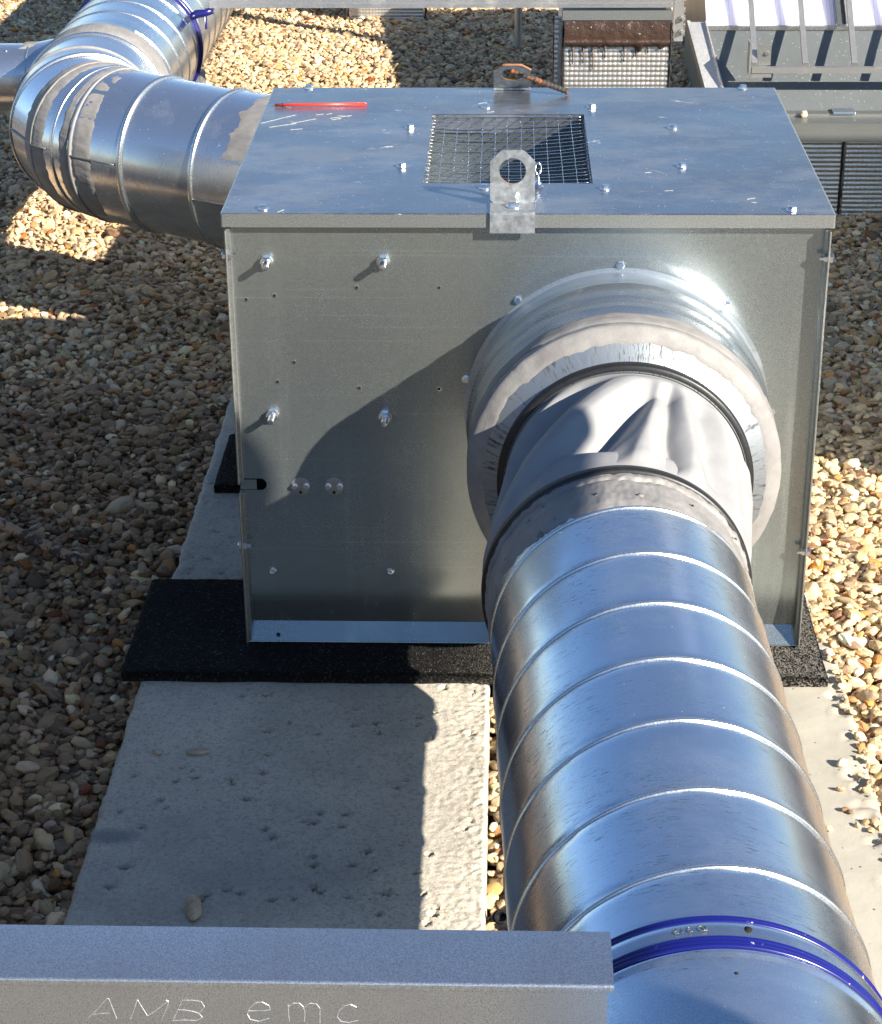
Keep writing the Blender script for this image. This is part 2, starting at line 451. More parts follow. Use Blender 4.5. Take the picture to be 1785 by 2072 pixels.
def sweep(frame, ss, n, rfn, a0=0.0, a1=2*math.pi):
    full = abs(a1-a0-2*math.pi) < 1e-6
    A = [a0+(a1-a0)*i/(n if full else n-1) for i in range(n)]
    V = []
    for sI in ss:
        for an in A:
            c, d = frame(sI, an); V.append(tuple(c+d*rfn(sI, an)))
    return V, grid_faces(len(ss), n, wv=full)
def bead(frame, s0, r, w=.006, h=.003, n=96, skew=0.0):
    """raised ring around a duct"""
    prof = [(-w/2, -.0015), (-w/2, h*.7), (-w/4, h), (w/4, h), (w/2, h*.7), (w/2, -.0015)]
    V = []
    for ds, dh in prof:
        for i in range(n):
            an = 2*math.pi*i/n; c, d = frame(s0+ds+skew*math.sin(an), an); V.append(tuple(c+d*(r+dh)))
    return V, grid_faces(len(prof), n, wv=True)
def mastic_band(frame, s0, s1, r, a0, a1, seed, th=.0028, ns=14, n=150, jag=.008):
    """hand-smeared sealant, thin irregular skin with ragged edges"""
    full = abs(a1-a0-2*math.pi) < 1e-6
    V = []
    for i in range(ns):
        f = i/(ns-1)
        for j in range(n):
            an = a0+(a1-a0)*j/(n if full else n-1)
            ax, ay = math.cos(an)*2.2, math.sin(an)*2.2
            e0 = s0+jag*(nz(ax*2.2, ay*2.2, seed)+.7*nz(ax*7, ay*7, seed+3))
            e1 = s1+jag*(nz(ax*2.5, ay*2.5, seed+9)+.7*nz(ax*8, ay*8, seed+5))
            s = e0+(e1-e0)*f
            env = min(1, 4.5*f, 4.5*(1-f))
            if not full: env = min(env, 14*j/n, 14*(1-j/n))
            h = th*env*(.75+.5*nz(ax*4, ay*4, s*28+seed)+.25*nz(ax*14, ay*14, s*90+seed))-.0012*(1-env)
            if i in (0, ns-1): h = -.0025
            c, d = frame(s, an); V.append(tuple(c+d*(r+h)))
    return V, grid_faces(ns, n, wv=full)

# ------------------------------------------------------------------ the setting: roof, gravel, slabs
GZ = -.735
X, Y = np.meshgrid(np.linspace(-60, 60, 3), np.linspace(-60, 60, 3), indexing='ij')
struct(mesh_obj('ground', np.stack([X, Y, np.full_like(X, GZ-.006)], -1), grid_faces(3, 3), MT['ground'], smooth=False, loc=(0,0,GZ)))

SLABS = [(-.145, .372, -1.25, .055), (-.147, .370, .062, 1.25), (.412, .893, -1.25, .05), (.414, .875, .057, 1.25)]
ZT = -.690
PITS = [(0.047, -0.124), (0.012, -0.125), (0.021, -0.104), (0.088, -0.2), (0.059, -0.221), (0.129, -0.229), (0.178, -0.162), (0.181, -0.205), (0.21, -0.197), (0.217, -0.226), (0.248, -0.188), (0.271, -0.181), (0.27, -0.203), (0.291, -0.237), (0.064, -0.331), (0.064, -0.284), (-0.035, -0.327), (-0.028, -0.343), (-0.049, -0.321), (-0.053, -0.353), (0.022, -0.35), (0.025, -0.359), (-0.067, -0.4), (-0.057, -0.418), (-0.116, -0.427), (-0.112, -0.341), (0.259, -0.347), (0.249, -0.363), (0.048, -0.395), (0.093, -0.483), (0.081, -0.466), (0.15, -0.427), (0.184, -0.428), (0.132, -0.447), (0.143, -0.449), (0.18, -0.456), (0.219, -0.513), (0.15, -0.527), (0.152, -0.545), (0.201, -0.543), (0.231, -0.553), (0.282, -0.557), (0.157, -0.594), (0.165, -0.601), (0.047, -0.599), (0.065, -0.605), (0.025, -0.611), (0.106, -0.619), (0.134, -0.615), (0.2, -0.612), (0.247, -0.602), (0.241, -0.645), (0.018, -0.619), (0.298, -0.517), (0.34, -0.461), (0.346, -0.224), (0.348, -0.112), (0.294, -0.168), (0.305, -0.099), (0.293, -0.604), (0.312, -0.632), (0.308, -0.644), (0.3, -0.662), (0.351, -0.44), (0.239, -0.127), (-0.089, -0.552), (-0.082, -0.464), (-0.101, -0.594)]
def slab(i, x0, x1, y0, y1, mat, name, label, rough_right, pits, res=.006, vis=None):
    ys = np.arange(y0 if i else -.85, y1+1e-6, res); xs = np.linspace(x0, x1, int((x1-x0)/res)+1)
    X, Y = np.meshgrid(xs, ys, indexing='ij'); Z = np.full_like(X, ZT)
    nx, ny = X.shape
    pit = np.zeros_like(X); damp = np.zeros_like(X)
    for a in range(nx):
        for b in range(ny):
            x, y = X[a, b], Y[a, b]
            n1 = nz(x*9, y*9, i); n2 = nz(x*60, y*60, i+4)
            Z[a, b] += .0008*n1+.0004*n2
            if rough_right:
                k = max(0, min(1, (x-x1+.10)/.09))
                if k > 0:
                    rg = abs(nz(x*75, y*75, 7))*.5+abs(nz(x*160, y*160, 3))*.35
                    Z[a, b] += k*(rg-.2)*.009
            # damaged edges
            for dist, seed in ((x-x0, 1), (x1-x, 2)):
                e = .0035+.006*max(0, nz(y*22, seed*5, i))+.004*abs(nz(y*90, seed*9, i))
                if dist < e: Z[a, b] -= (e-dist)*1.1
    for (px, py, pr, pd) in pits:
        d = np.hypot((X-px)*(1+.3*math.sin(px*90)), (Y-py)*1.2)/pr
        jag = 1+.35*np.sin(6*np.arctan2(Y-py, X-px)+px*300)
        Z -= pd*np.exp(-(d*jag)**4)
        Z += pd*.25*np.exp(-((d-1.5)/.4)**2)
        pit = np.maximum(pit, np.exp(-(d*.62)**2)*.8)
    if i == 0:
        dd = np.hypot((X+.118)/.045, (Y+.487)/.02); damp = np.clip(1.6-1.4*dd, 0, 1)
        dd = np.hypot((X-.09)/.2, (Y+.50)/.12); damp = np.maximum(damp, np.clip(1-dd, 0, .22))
    X = X.copy()
    for b in range(ny):   # wavy side faces
        X[0, b] += .002*nz(Y[0, b]*60, 3, i)+.0025*nz(Y[0, b]*18, 8, i); X[-1, b] += .002*nz(Y[0, b]*60, 13, i)+.0025*nz(Y[0, b]*18, 4, i)
    V = np.stack([X, Y, Z], -1).reshape(-1, 3).tolist(); F = grid_faces(nx, ny)
    def skirt(idx):
        k = len(V)
        for q in idx: V.append([V[q][0], V[q][1], ZT-.05])
        for q in range(len(idx)-1): F.append((idx[q], idx[q+1], k+q+1, k+q))
    L = [0*ny+b for b in range(ny)]; Rr = [(nx-1)*ny+b for b in range(ny)]
    skirt(L); skirt(Rr); skirt([a*ny for a in range(nx)]); skirt([a*ny+ny-1 for a in range(nx)])
    o = mesh_obj(name, V, F, mat, smooth=True, loc=((x0+x1)/2, (y0+y1)/2, ZT-.05), auto=55)
    n = len(V)
    for nm, arr in (('pit', pit), ('damp', damp)):
        at = o.data.attributes.new(nm, 'FLOAT', 'POINT'); v = np.zeros(n); v[:nx*ny] = arr.ravel(); at.data.foreach_set('value', v)
    tag(o, label, 'paving slab', 'concrete slabs under the ventilation box')
    return o
pits0 = [(x, y, .0035+.0035*rng.random(), 0.0042+.003*rng.random()) for x, y in PITS]
pits0 += [(rng.uniform(-.13, .36), rng.uniform(-.68, -.1), .002+.002*rng.random(), .001) for _ in range(60)]
slab(0, *SLABS[0], MT['concrete'], 'concrete_slab', 'pitted grey concrete slab in the left foreground, partly in pipe shadow', True, pits0, res=.0028)
slab(1, *SLABS[1], MT['concrete'], 'concrete_slab', 'bluish shaded concrete slab running back along the left of the metal box', False,
     [(rng.uniform(-.14, .0), rng.uniform(.2, .9), .004+.005*rng.random(), .0025) for _ in range(45)])
slab(2, *SLABS[2], MT['concrete2'], 'concrete_slab', 'smooth pale sunlit concrete slab right of the foreground pipe', False,
     [(rng.uniform(.86, .89), rng.uniform(-.6, .05), .006+.006*rng.random(), .005) for _ in range(22)])
slab(3, *SLABS[3], MT['concrete2'], 'concrete_slab', 'pale slab strip beside the right foot of the metal box', False,
     [(rng.uniform(.85, .875), rng.uniform(.05, .6), .006+.006*rng.random(), .005) for _ in range(14)], res=.008)

# rubber mats
def rubber_mat(x0, x1, y0, y1, z0, z1, label):
    nx, ny = int((x1-x0)/.006), int((y1-y0)/.006)
    xs = np.linspace(x0, x1, nx); ys = np.linspace(y0, y1, ny); X, Y = np.meshgrid(xs, ys, indexing='ij')
    Z = z1+rng.normal(0, .00035, X.shape); Z[0] -= .002; Z[-1] -= .002; Z[:, 0] -= .002; Z[:, -1] -= .002
    for b in range(ny): X[0, b] += .0015*nz(Y[0, b]*40, 1); X[-1, b] += .0015*nz(Y[0, b]*40, 7)
    for a in range(nx): Y[a, 0] += .003*nz(X[a, 0]*14, 5)+.001*nz(X[a, 0]*90, 2)
    V = np.stack([X, Y, Z], -1).reshape(-1, 3).tolist(); F = grid_faces(nx, ny)
    for idx in ([b for b in range(ny)], [(nx-1)*ny+b for b in range(ny)], [a*ny for a in range(nx)], [a*ny+ny-1 for a in range(nx)]):
        k = len(V)
        for q in idx: V.append([V[q][0], V[q][1], z0])
        for q in range(len(idx)-1): F.append((idx[q], idx[q+1], k+q+1, k+q))
    o = mesh_obj('rubber_mat', V, F, MT['granulate'], loc=((x0+x1)/2, (y0+y1)/2, z0))
    return tag(o, label, 'rubber mat', 'rubber mats under the ventilation box')
rubber_mat(-.172, .866, -.088, .211, ZT+.0005, -.6722, 'wide black rubber mat under the front edge of the metal box')
rubber_mat(-.120, .866, .570, .80, ZT+.0005, -.6722, 'black rubber mat under the rear of the metal box, left edge showing')

# gravel ------------------------------------------------------------------
PALETTE = [((.56,.46,.32), 28), ((.50,.42,.31), 22), ((.43,.37,.29), 16), ((.66,.57,.43), 14), ((.30,.24,.18), 9),
           ((.44,.28,.14), 6), ((.74,.70,.62), 3.4), ((.17,.11,.07), 4), ((.45,.22,.065), 2.0), ((.30,.10,.03), 1.0), ((.52,.41,.22), .9)]
def gravel():
    pts = []
    layers = [(.0145, GZ+.003, 1.15), (.0128, GZ+.0125, .96), (.0172, GZ+.0215, .96)]
    for sp, z0, k in layers:
        for y in np.arange(-.95, 6.3, sp):
            lo = -.23-.225*(y+.65)-.55; hi = 1.0+.17*(y-.7)+.50
            if y > 2.6: lo = max(lo, -1.9)
            xs = np.arange(lo, hi, sp)
            xx = xs+rng.uniform(-.62, .62, len(xs))*sp; yy = y+rng.uniform(-.62, .62, len(xs))*sp
            pts.append(np.stack([xx, yy, np.full(len(xs), z0)], -1))
            pts[-1] = np.concatenate([pts[-1], np.full((len(xs), 1), k)], 1)
    P = np.concatenate(pts); keep = np.ones(len(P), bool)
    m = .004
    for (x0, x1, y0, y1) in SLABS:
        keep &= ~((P[:, 0] > x0-m) & (P[:, 0] < x1+m) & (P[:, 1] > y0-.02) & (P[:, 1] < y1+.02))
    keep &= ~((P[:, 0] > .98) & (P[:, 1] > 2.30)) 
    keep &= ~((P[:, 0] > .53) & (P[:, 0] < .765) & (P[:, 1] > 2.12) & (P[:, 1] < 2.6))
    # not under the back of the box where nothing shows, nor on the channel floor
    P = P[keep]; n = len(P)
    und = np.array([nz(x*2.3, y*2.3) for x, y in P[:, :2]])*.010
    P[:, 2] += und+rng.normal(0, .0028, n)
    # spill a few stones over the right slab's ragged edge
    sp = []
    for _ in range(150):
        y = rng.uniform(-.75, .55); x = .893-abs(rng.normal(0, .006)) if y < .05 else .876-abs(rng.normal(0, .006))
        if -.47 < y < -.36: x -= abs(rng.normal(0, .02))
        sp.append((x, y, ZT+.003, .62))
    for _ in range(26):
        sp.append((rng.uniform(.375, .405), rng.uniform(-.7, -.1), -.706, .8))
    P = np.concatenate([P, np.array(sp)]); n = len(P)
    sz = np.exp(rng.normal(0, .32, n))*.0081*P[:, 3]
    big = (rng.random(n) < .03) & (sz < .0095); sz[big] *= 1.45
    S = np.stack([sz*rng.uniform(.9, 1.28, n), sz*rng.uniform(.68, .95, n), sz*rng.uniform(.38, .66, n)], -1)
    E = np.stack([rng.normal(0, .38, n), rng.normal(0, .38, n), rng.uniform(0, 6.28, n)], -1)
    wts = np.array([w_ for _, w_ in PALETTE]); idx = rng.choice(len(PALETTE), n, p=wts/wts.sum())
    C = np.array([c for c, _ in PALETTE])[idx]*np.array([1.22, 1.07, .88])*np.clip(rng.normal(1.02, .2, (n, 1)), .45, 1.4)*rng.uniform(.95, 1.05, (n, 3))
    # damp and deep shade painted into stone tints left of the slabs (irregular patch)
    damp_shade = np.array([max(0, min(1, (1.25-y+.5*nz(x*1.7, y*1.7, 5)+.25*nz(x*6, y*6, 8))/.5))*max(0, min(1, (.05-x+.15*nz(x*3, y*3, 2))/.15)) for x, y in P[:, :2]])[:, None]
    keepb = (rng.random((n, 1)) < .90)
    C = C*(1-damp_shade*keepb*np.array([.50, .56, .60]))
    me = bpy.data.meshes.new('gravel'); me.vertices.add(n); me.vertices.foreach_set('co', P[:, :3].ravel())
    for nm, tp, arr in (('rot', 'FLOAT_VECTOR', E), ('scl', 'FLOAT_VECTOR', S)):
        a = me.attributes.new(nm, tp, 'POINT'); a.data.foreach_set('vector', arr.ravel())
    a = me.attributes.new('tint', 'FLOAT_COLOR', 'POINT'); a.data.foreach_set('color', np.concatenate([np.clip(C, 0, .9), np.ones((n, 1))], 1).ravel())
    a = me.attributes.new('pick', 'INT', 'POINT'); a.data.foreach_set('value', rng.integers(0, 12, n).astype(np.int32))
    me.materials.append(MT['gravel'])
    o = bpy.data.objects.new('gravel', me); COL.objects.link(o); o['kind'] = 'stuff'; o['label'] = 'loose river gravel spread over the flat roof'
    g = bpy.data.node_groups.new('gravel_scatter', 'GeometryNodeTree')
    g.interface.new_socket('Geometry', in_out='INPUT', socket_type='NodeSocketGeometry')
    g.interface.new_socket('Geometry', in_out='OUTPUT', socket_type='NodeSocketGeometry')
    N = g.nodes.new; L = g.links.new
    gi, go = N('NodeGroupInput'), N('NodeGroupOutput')
    jn = N('GeometryNodeJoinGeometry')
    for v in range(12):
        ico = N('GeometryNodeMeshIcoSphere'); ico.inputs['Subdivisions'].default_value = 2 if v % 4 == 3 else 3; ico.inputs['Radius'].default_value = 1.0
        pos = N('GeometryNodeInputPosition')
        ns = N('ShaderNodeTexNoise'); ns.noise_dimensions = '4D'; ns.inputs['Scale'].default_value = [.62, .95, 1.25][v % 3]
        ns.inputs['Detail'].default_value = 1.6; ns.inputs['W'].default_value = v*7.3
        L(pos.outputs[0], ns.inputs['Vector'])
        sub = N('ShaderNodeVectorMath'); sub.operation = 'SUBTRACT'; L(ns.outputs['Color'], sub.inputs[0]); sub.inputs[1].default_value = (.5, .5, .5)
        sclm = N('ShaderNodeVectorMath'); sclm.operation = 'SCALE'; L(sub.outputs[0], sclm.inputs[0]); sclm.inputs['Scale'].default_value = [1.7, 1.5, 1.15][v % 3]
        sp_ = N('GeometryNodeSetPosition'); L(ico.outputs[0], sp_.inputs[0]); L(sclm.outputs[0], sp_.inputs['Offset'])
        ss_ = N('GeometryNodeSetShadeSmooth'); ss_.inputs['Shade Smooth'].default_value = (v % 4 != 3); L(sp_.outputs[0], ss_.inputs[0])
        sm = N('GeometryNodeSetMaterial'); sm.inputs['Material'].default_value = MT['gravel']; L(ss_.outputs[0], sm.inputs[0])
        gti = N('GeometryNodeGeometryToInstance'); L(sm.outputs[0], gti.inputs[0]); L(gti.outputs[0], jn.inputs[0])
    iop = N('GeometryNodeInstanceOnPoints'); L(gi.outputs[0], iop.inputs['Points']); L(jn.outputs[0], iop.inputs['Instance'])
    iop.inputs['Pick Instance'].default_value = True
    def na(nm, tp):
        x = N('GeometryNodeInputNamedAttribute'); x.data_type = tp; x.inputs['Name'].default_value = nm
        return x.outputs['Attribute']
    L(na('pick', 'INT'), iop.inputs['Instance Index']); L(na('rot', 'FLOAT_VECTOR'), iop.inputs['Rotation']); L(na('scl', 'FLOAT_VECTOR'), iop.inputs['Scale'])
    L(iop.outputs[0], go.inputs[0])
    md = o.modifiers.new('scatter', 'NODES'); md.node_group = g
    print('pebbles', n)
gravel()

# ------------------------------------------------------------------ ventilation box
LW, LD, LH = .84, .7077, .0196
PY = .014                      # face of the front panel
unit = empty('ventilation_unit', (.42, .35, -.6712), 'large galvanised steel fan box with a mesh inlet in its bluish lid', 'ventilation unit')
bx0, bx1, bz = .0057, .8343, -.6795
def prof_lid():
    parts = []
    hx0, hx1, hy0, hy1 = .2735, .5155, .146, .532
    e = .0025
    xs = [e, hx0, hx1, LW-e]; ys = [e, hy0, hy1, LD-.0008]
    V = [(x, y, 0) for x in xs for y in ys]; F = []
    for i in range(3):
        for j in range(3):
            if (i, j) != (1, 1): F.append((i*4+j, (i+1)*4+j, (i+1)*4+j+1, i*4+j+1))
    parts.append((V, F))
    # rounded front and side skirts
    pr = [(e, 0), (e*.35, -e*.13), (e*.0, -e*.5), (0, -e), (0, -LH), (.0012, -LH), (.0012, -.003)]
    V = []; F = []
    for x in (e, LW-e):
        for d, z in pr: V.append((x, d, z))
    m = len(pr)
    for j in range(m-1): F.append((j, j+1, m+j+1, m+j))
    parts.append((V, F))
    for sx in (0, 1):
        V = []; F = []
        for y in (e, LD):
            for d, z in pr: V.append((d if sx == 0 else LW-d, y, z))
        for j in range(m-1): F.append((j, j+1, m+j+1, m+j))
        parts.append((V, F))
        V = []; F = []
        for t in (0, 1, 2, 3):   # corner
            an = math.pi/2*t/3
            for d, z in pr:
                k = e-d; x = e-k*math.cos(an); y = e-k*math.sin(an)
                V.append((x if sx == 0 else LW-x, y, z))
        F = grid_faces(4, m); parts.append((V, F))
    V, F = boxVF(.001, LW-.001, LD-.0015, LD, -LH, -.0004); parts.append((V, F))
    # downturned collar of the opening
    w_ = .0012
    for a in ((hx0-w_, hx0, hy0, hy1), (hx1, hx1+w_, hy0, hy1), (hx0-w_, hx1+w_, hy0-w_, hy0), (hx0-w_, hx1+w_, hy1, hy1+w_)):
        parts.append(boxVF(*a, -.030, -.0006))
    return join(parts)
V, F = prof_lid()
nl = len(F); lid = mesh_obj('lid', V, F, MT['lid'], unit, smooth=True, auto=40)
lid.data.materials.append(MT['lip'])
for p in lid.data.polygons:
    if abs(p.normal.z) < .5 and p.center.z+unit.location.z > -.0199: 
        p.material_index = 1
for p in lid.data.polygons:
    if p.center.z+unit.location.z < -.0199 or (.26 < p.center.x+unit.location.x < .53 and .14 < p.center.y+unit.location.y < .54): p.material_index = 0

# paint smears and cement flecks on the lid
SM = [(0.0045, 0.4741, 0.0544, 0.526), (0.0204, 0.4502, 0.0608, 0.4742), (0.053, 0.4742, 0.0898, 0.5015), (0.1116, 0.5045, 0.145, 0.523), (0.1155, 0.4954, 0.1289, 0.5046), (0.0877, 0.526, 0.0991, 0.5322), (0.1033, 0.5291, 0.1124, 0.5354), (0.122, 0.523, 0.1422, 0.5168), (0.0178, 0.5889, 0.0436, 0.573), (0.0552, 0.4355, 0.0732, 0.4414), (0.594, 0.2221, 0.5988, 0.217), (0.5926, 0.199, 0.6021, 0.2016), (0.6042, 0.2119, 0.6209, 0.1941), (0.3604, 0.5418, 0.3722, 0.548), (0.3462, 0.5987, 0.3598, 0.6051), (0.6149, 0.1076, 0.6269, 0.1101), (0.0784, 0.004, 0.0867, 0.0159), (0.7264, 0.0678, 0.7381, 0.0749)]
pp = []
for (x0, y0, x1, y1) in SM:
    L_ = math.hypot(x1-x0, y1-y0); dx, dy = (x1-x0)/L_, (y1-y0)/L_; m = max(5, int(L_/.0035)); V = []; k = len(V)
    for i in range(m+1):
        f = i/m; wd = min(.0012, L_*.11)*math.sin(math.pi*min(max(f, .06), .94))**.6*(.5+.9*abs(nz(x0*300+i*.9, y0*300, 4)))
        cx_, cy_ = x0+(x1-x0)*f, y0+(y1-y0)*f+.0012*nz(i*.5, x0*90)
        V += [(cx_-dy*wd, cy_+dx*wd, .00035), (cx_, cy_, .0008), (cx_+dy*wd, cy_-dx*wd, .00035)]
    pp.append((V, [(3*i, 3*i+3, 3*i+4, 3*i+1) for i in range(m)]+[(3*i+1, 3*i+4, 3*i+5, 3*i+2) for i in range(m)]))
for _ in range(60):
    x, y = rng.uniform(.02, .82), rng.uniform(.02, .69)
    if .26 < x < .53 and .13 < y < .54: continue
    r_ = rng.uniform(.0004, .0011); pp.append(([(x+r_*math.cos(a), y+r_*math.sin(a), .0003) for a in np.linspace(0, 6.28, 7)[:-1]]+[(x, y, .0003+r_*.5)], [(i, (i+1) % 6, 6) for i in range(6)]))
V, F = join(pp); mesh_obj('cement_flecks', V, F, MT['white'], unit, smooth=False, kind='stuff')

# front panel with a real slot and holes kept as recessed discs
slot = (.0085, .0445, -.424, -.4055)
def panel_front():
    x0, x1, z0, z1 = bx0+.0015, bx1-.0015, -.645, -.003
    sx0, sx1, sz0, sz1 = slot
    xs = [x0, sx0, sx1, x1]; zs = [z0+(-.545-z0)*k/14 for k in range(15)]+[sz0, sz1, z1]
    nz_ = len(zs); V = [(x, PY+.72*max(0, -.545-z)**2, z) for x in xs for z in zs]; F = []
    for i in range(3):
        for j in range(nz_-1):
            if (i, j) != (1, nz_-3): F.append((i*nz_+j, (i+1)*nz_+j, (i+1)*nz_+j+1, i*nz_+j+1))
    # rounded right end of the slot
    rr_ = (sz1-sz0)/2; cz = (sz0+sz1)/2; cx = sx1-rr_
    for sgn in (1, -1):
        k = len(V); V.append((sx1, PY, cz+sgn*rr_)); N_ = 8
        for t in range(N_+1):
            an = math.pi/2*t/N_; V.append((cx+rr_*math.sin(an), PY, cz+sgn*rr_*math.cos(an)))
        for t in range(N_): F.append((k, k+1+t, k+2+t))
    V2 = [(x, y+.0012, z) for x, y, z in V]
    k = len(V); return V+V2, F+[tuple(q+k for q in f[::-1]) for f in F]
V, F = panel_front(); mesh_obj('front_panel', V, F, MT['panel'], unit, smooth=True, auto=30)
# cover tab inside the slot
box('slot_cover', .0072, .030, PY-.0012, PY-.0002, -.4225, -.4065, MT['panel'], unit)
box('slot_shade', .002, .06, PY+.02, PY+.022, -.44, -.39, MT['hole'], unit)
# side flanges projecting ahead of the panel and the sides, back, floor
def side_flange(x, s):
    w_ = .0016
    z0 = -.6690; z1 = -LH-.003
    segs = [(z1, -.4055), (-.4235, z0)] if s < 0 else [(z1, z0)]
    pp = []
    for a, b in segs:
        pp.append(boxVF(min(x, x+s*w_), max(x, x+s*w_), -.0060, PY-.0003, b, a))
        # rolled front lip
        pp.append(tubeVF([(x+s*w_*.5, -.0060, a), (x+s*w_*.5, -.0060, b)], .0015, 8))
        pp.append(boxVF(min(x-s*.0045, x), max(x-s*.0045, x)-.0002, .0015, PY-.0004, b, a))
    V, F = join(pp)
    return mesh_obj('side_flange', V, F, MT['lip'], unit, smooth=False)
side_flange(bx0, -1) if False else None
side_flange(bx0+.0016, -1); side_flange(bx1-.0016, 1)
box('side_panel', bx0, bx0+.0014, PY, .700, -.6692, -.0022, MT['panel'], unit)
box('side_panel', bx1-.0014, bx1, PY, .700, -.6692, -.0022, MT['panel'], unit)
box('back_panel', bx0+.0016, bx1-.0016, .6985, .700, -.6692, -.0022, MT['panel'], unit)
V, F = join([boxVF(bx0+.0002, bx1-.0002, .0020, .70, -.6710, -.6694),
             tubeVF([(bx0, .0020, -.6702), (bx1, .0020, -.6702)], .0012, 8),
             ([(bx0+.002, PY+.0068, -.6448), (bx1-.002, PY+.0068, -.6448), (bx1-.002, .0022, -.6692), (bx0+.002, .0022, -.6692)], [(0, 1, 2, 3)])])
mesh_obj('bottom_flange', V, F, MT['panel'], unit, smooth=False)

# inside seen through the mesh
hx0, hx1, hy0, hy1 = .2735, .5155, .146, .532
mesh_obj('inner_plate', *join([boxVF(.20, .57, .10, .545, -.125, -.123)]), MT['inner'], unit, smooth=False)
V, F = join([boxVF(hx0-.01, hx1+.01, hy1+.004, hy1+.0055, -.122, -.031), boxVF(hx0-.0055, hx0-.004, hy0, hy1, -.122, -.031),
             boxVF(hx1+.004, hx1+.0055, hy0, hy1, -.122, -.031), boxVF(hx0-.01, hx1+.01, hy0-.0055, hy0-.004, -.122, -.031)])
mesh_obj('inlet_throat', V, F, MT['panel'], unit, smooth=False)
V, F = lathe([(.0001, .004), (.006, .0035), (.008, .002), (.008, 0)], (.337, .44, -.123), (0, 0, 1), 20)
mesh_obj('rivet', V, F, MT['bolt'], unit)
for x, y, r in ((.305, .36, .006), (.318, .325, .0045), (.345, .24, .004)):
    V, F = lathe([(r*1.3, 0), (r*1.3, .0006), (r, .0006)], (x, y, -.123), (0, 0, 1), 18, cap=False); mesh_obj('hole_rim', V, F, MT['bolt'], unit)
    V, F = lathe([(r, 0), (r, .0004)], (x, y, -.123), (0, 0, 1), 18); mesh_obj('hole', V, F, MT['hole'], unit)
# wire mesh, sagging
def sag(x, y):
    u = (x-hx0)/(hx1-hx0); v = (y-hy0)/(hy1-hy0)
    return -.0055-.010*math.sin(math.pi*min(max(u, 0), 1))**.8*math.sin(math.pi*min(max(v, 0), 1))**.8+.0006*nz(x*30, y*30)
pp = []
nxw, nyw = 13, 21
for i in range(nxw):
    x = hx0+.001+(hx1-hx0-.002)*i/(nxw-1); jit = rng.normal(0, .0007)
    pp.append(tubeVF([(x+jit*math.sin(t*math.pi/10), hy0+(hy1-hy0)*t/18, sag(x, hy0+(hy1-hy0)*t/18)) for t in range(19)], .00065, 5))
for j in range(nyw):
    y = hy0+.001+(hy1-hy0-.002)*j/(nyw-1); jit = rng.normal(0, .0012)
    pp.append(tubeVF([(hx0+(hx1-hx0)*t/20, y+jit*math.sin(t*math.pi/12+j), sag(hx0+(hx1-hx0)*t/20, y)+.0012) for t in range(21)], .00065, 5))
V, F = join(pp); wm = mesh_obj('wire_mesh', V, F, MT['bolt'], unit, kind='stuff')

# bolts
def hex_head(r=.0062, h=.0052, wr=.0085, wh=.0012, ax=(0, 0, 1), dome=True):
    a = lathe([(wr, 0), (wr, wh)], (0, 0, 0), ax, 20)
    b = lathe([(r, wh), (r, wh+h*.85), (r*.86, wh+h), (.0001, wh+h)], (0, 0, 0), ax, 6)
    return join([a, b])
def put_parts(name, VF, mat, spots, parent):
    V, F = VF; first = None
    for (p, rz) in spots:
        if first is None:
            first = mesh_obj(name, np.array(V)+np.array(p), F, mat, parent, smooth=False, loc=p); o = first
        else: o = share(name, first, parent, p)
        o.rotation_euler = (0, 0, rz)
lid_bolts = [(.061,.700),(.242,.445),(.239,.229),(.058,.020),(.359,.573),(.530,.573),(.651,.445),(.649,.230),(.532,.117),(.782,.017),(.786,.699),(.361,.119)]
put_parts('lid_bolt', hex_head(), MT['bolt'], [((x, y, 0.0002), rng.uniform(0, 1)) for x, y in lid_bolts], unit)
# small eye bolt beside the front lug
V, F = join([lathe([(.008, 0), (.008, .0015), (.006, .0015), (.0055, .006), (.003, .008), (.0026, .018)], (.437, .129, 0), (0, .05, 1), 14),
             tubeVF([(.437+.0042*math.cos(a), .131, .026+.008*math.sin(a)) for a in np.linspace(0, 2*math.pi, 17)[:-1]], .0013, 6, True)])
mesh_obj('eye_pin', V, F, MT['bolt'], unit)

# studs on the front
stud = join([lathe([(.0098, 0), (.0098, .0015)], (0, 0, 0), (0, -1, 0), 20),
             lathe([(.0088, .0015), (.0088, .0095), (.0080, .0105), (.0050, .0106)], (0, 0, 0), (0, -1, 0), 6),
             lathe([(.0050, .010)]+[(.0050-.0006*(k % 2), .0115+k*.0011) for k in range(16)]+[(.0040, .0300), (.0001, .0302)], (0, 0, 0), (0, -1, 0), 14)])
put_parts('threaded_stud', stud, MT['bolt'], [((x, PY, z), 0) for x, z in ((.060, -.073), (.222, -.073), (.058, -.304), (.220, -.306))], unit)
# pilot holes and rivets
ring_ = lathe([(.0034, 0), (.0034, .0004), (.0023, .0005)], (0, 0, 0), (0, -1, 0), 16, cap=False)
disc_ = lathe([(.0023, .0), (.0023, .0004)], (0, 0, 0), (0, -1, 0), 16)
holes = [(.184,-.111),(.299,-.111),(.028,-.129),(.068,-.123),(.092,-.223),(.067,-.253),(.184,-.262),(.298,-.263)]
put_parts('hole_rim', ring_, MT['bolt'], [((x, PY, z), 0) for x, z in holes], unit)
put_parts('pilot_hole', disc_, MT['hole'], [((x, PY-.0001, z), 0) for x, z in holes], unit)
riv = lathe([(.0062, 0), (.0062, .0006), (.0048, .0024), (.0030, .0027), (.0028, .0012), (.0001, .0010)], (0, 0, 0), (0, -1, 0), 18)
put_parts('rivet', riv, MT['bolt'], [((x, PY, z), 0) for x, z in ((.047,-.557),(.223,-.557))], unit)
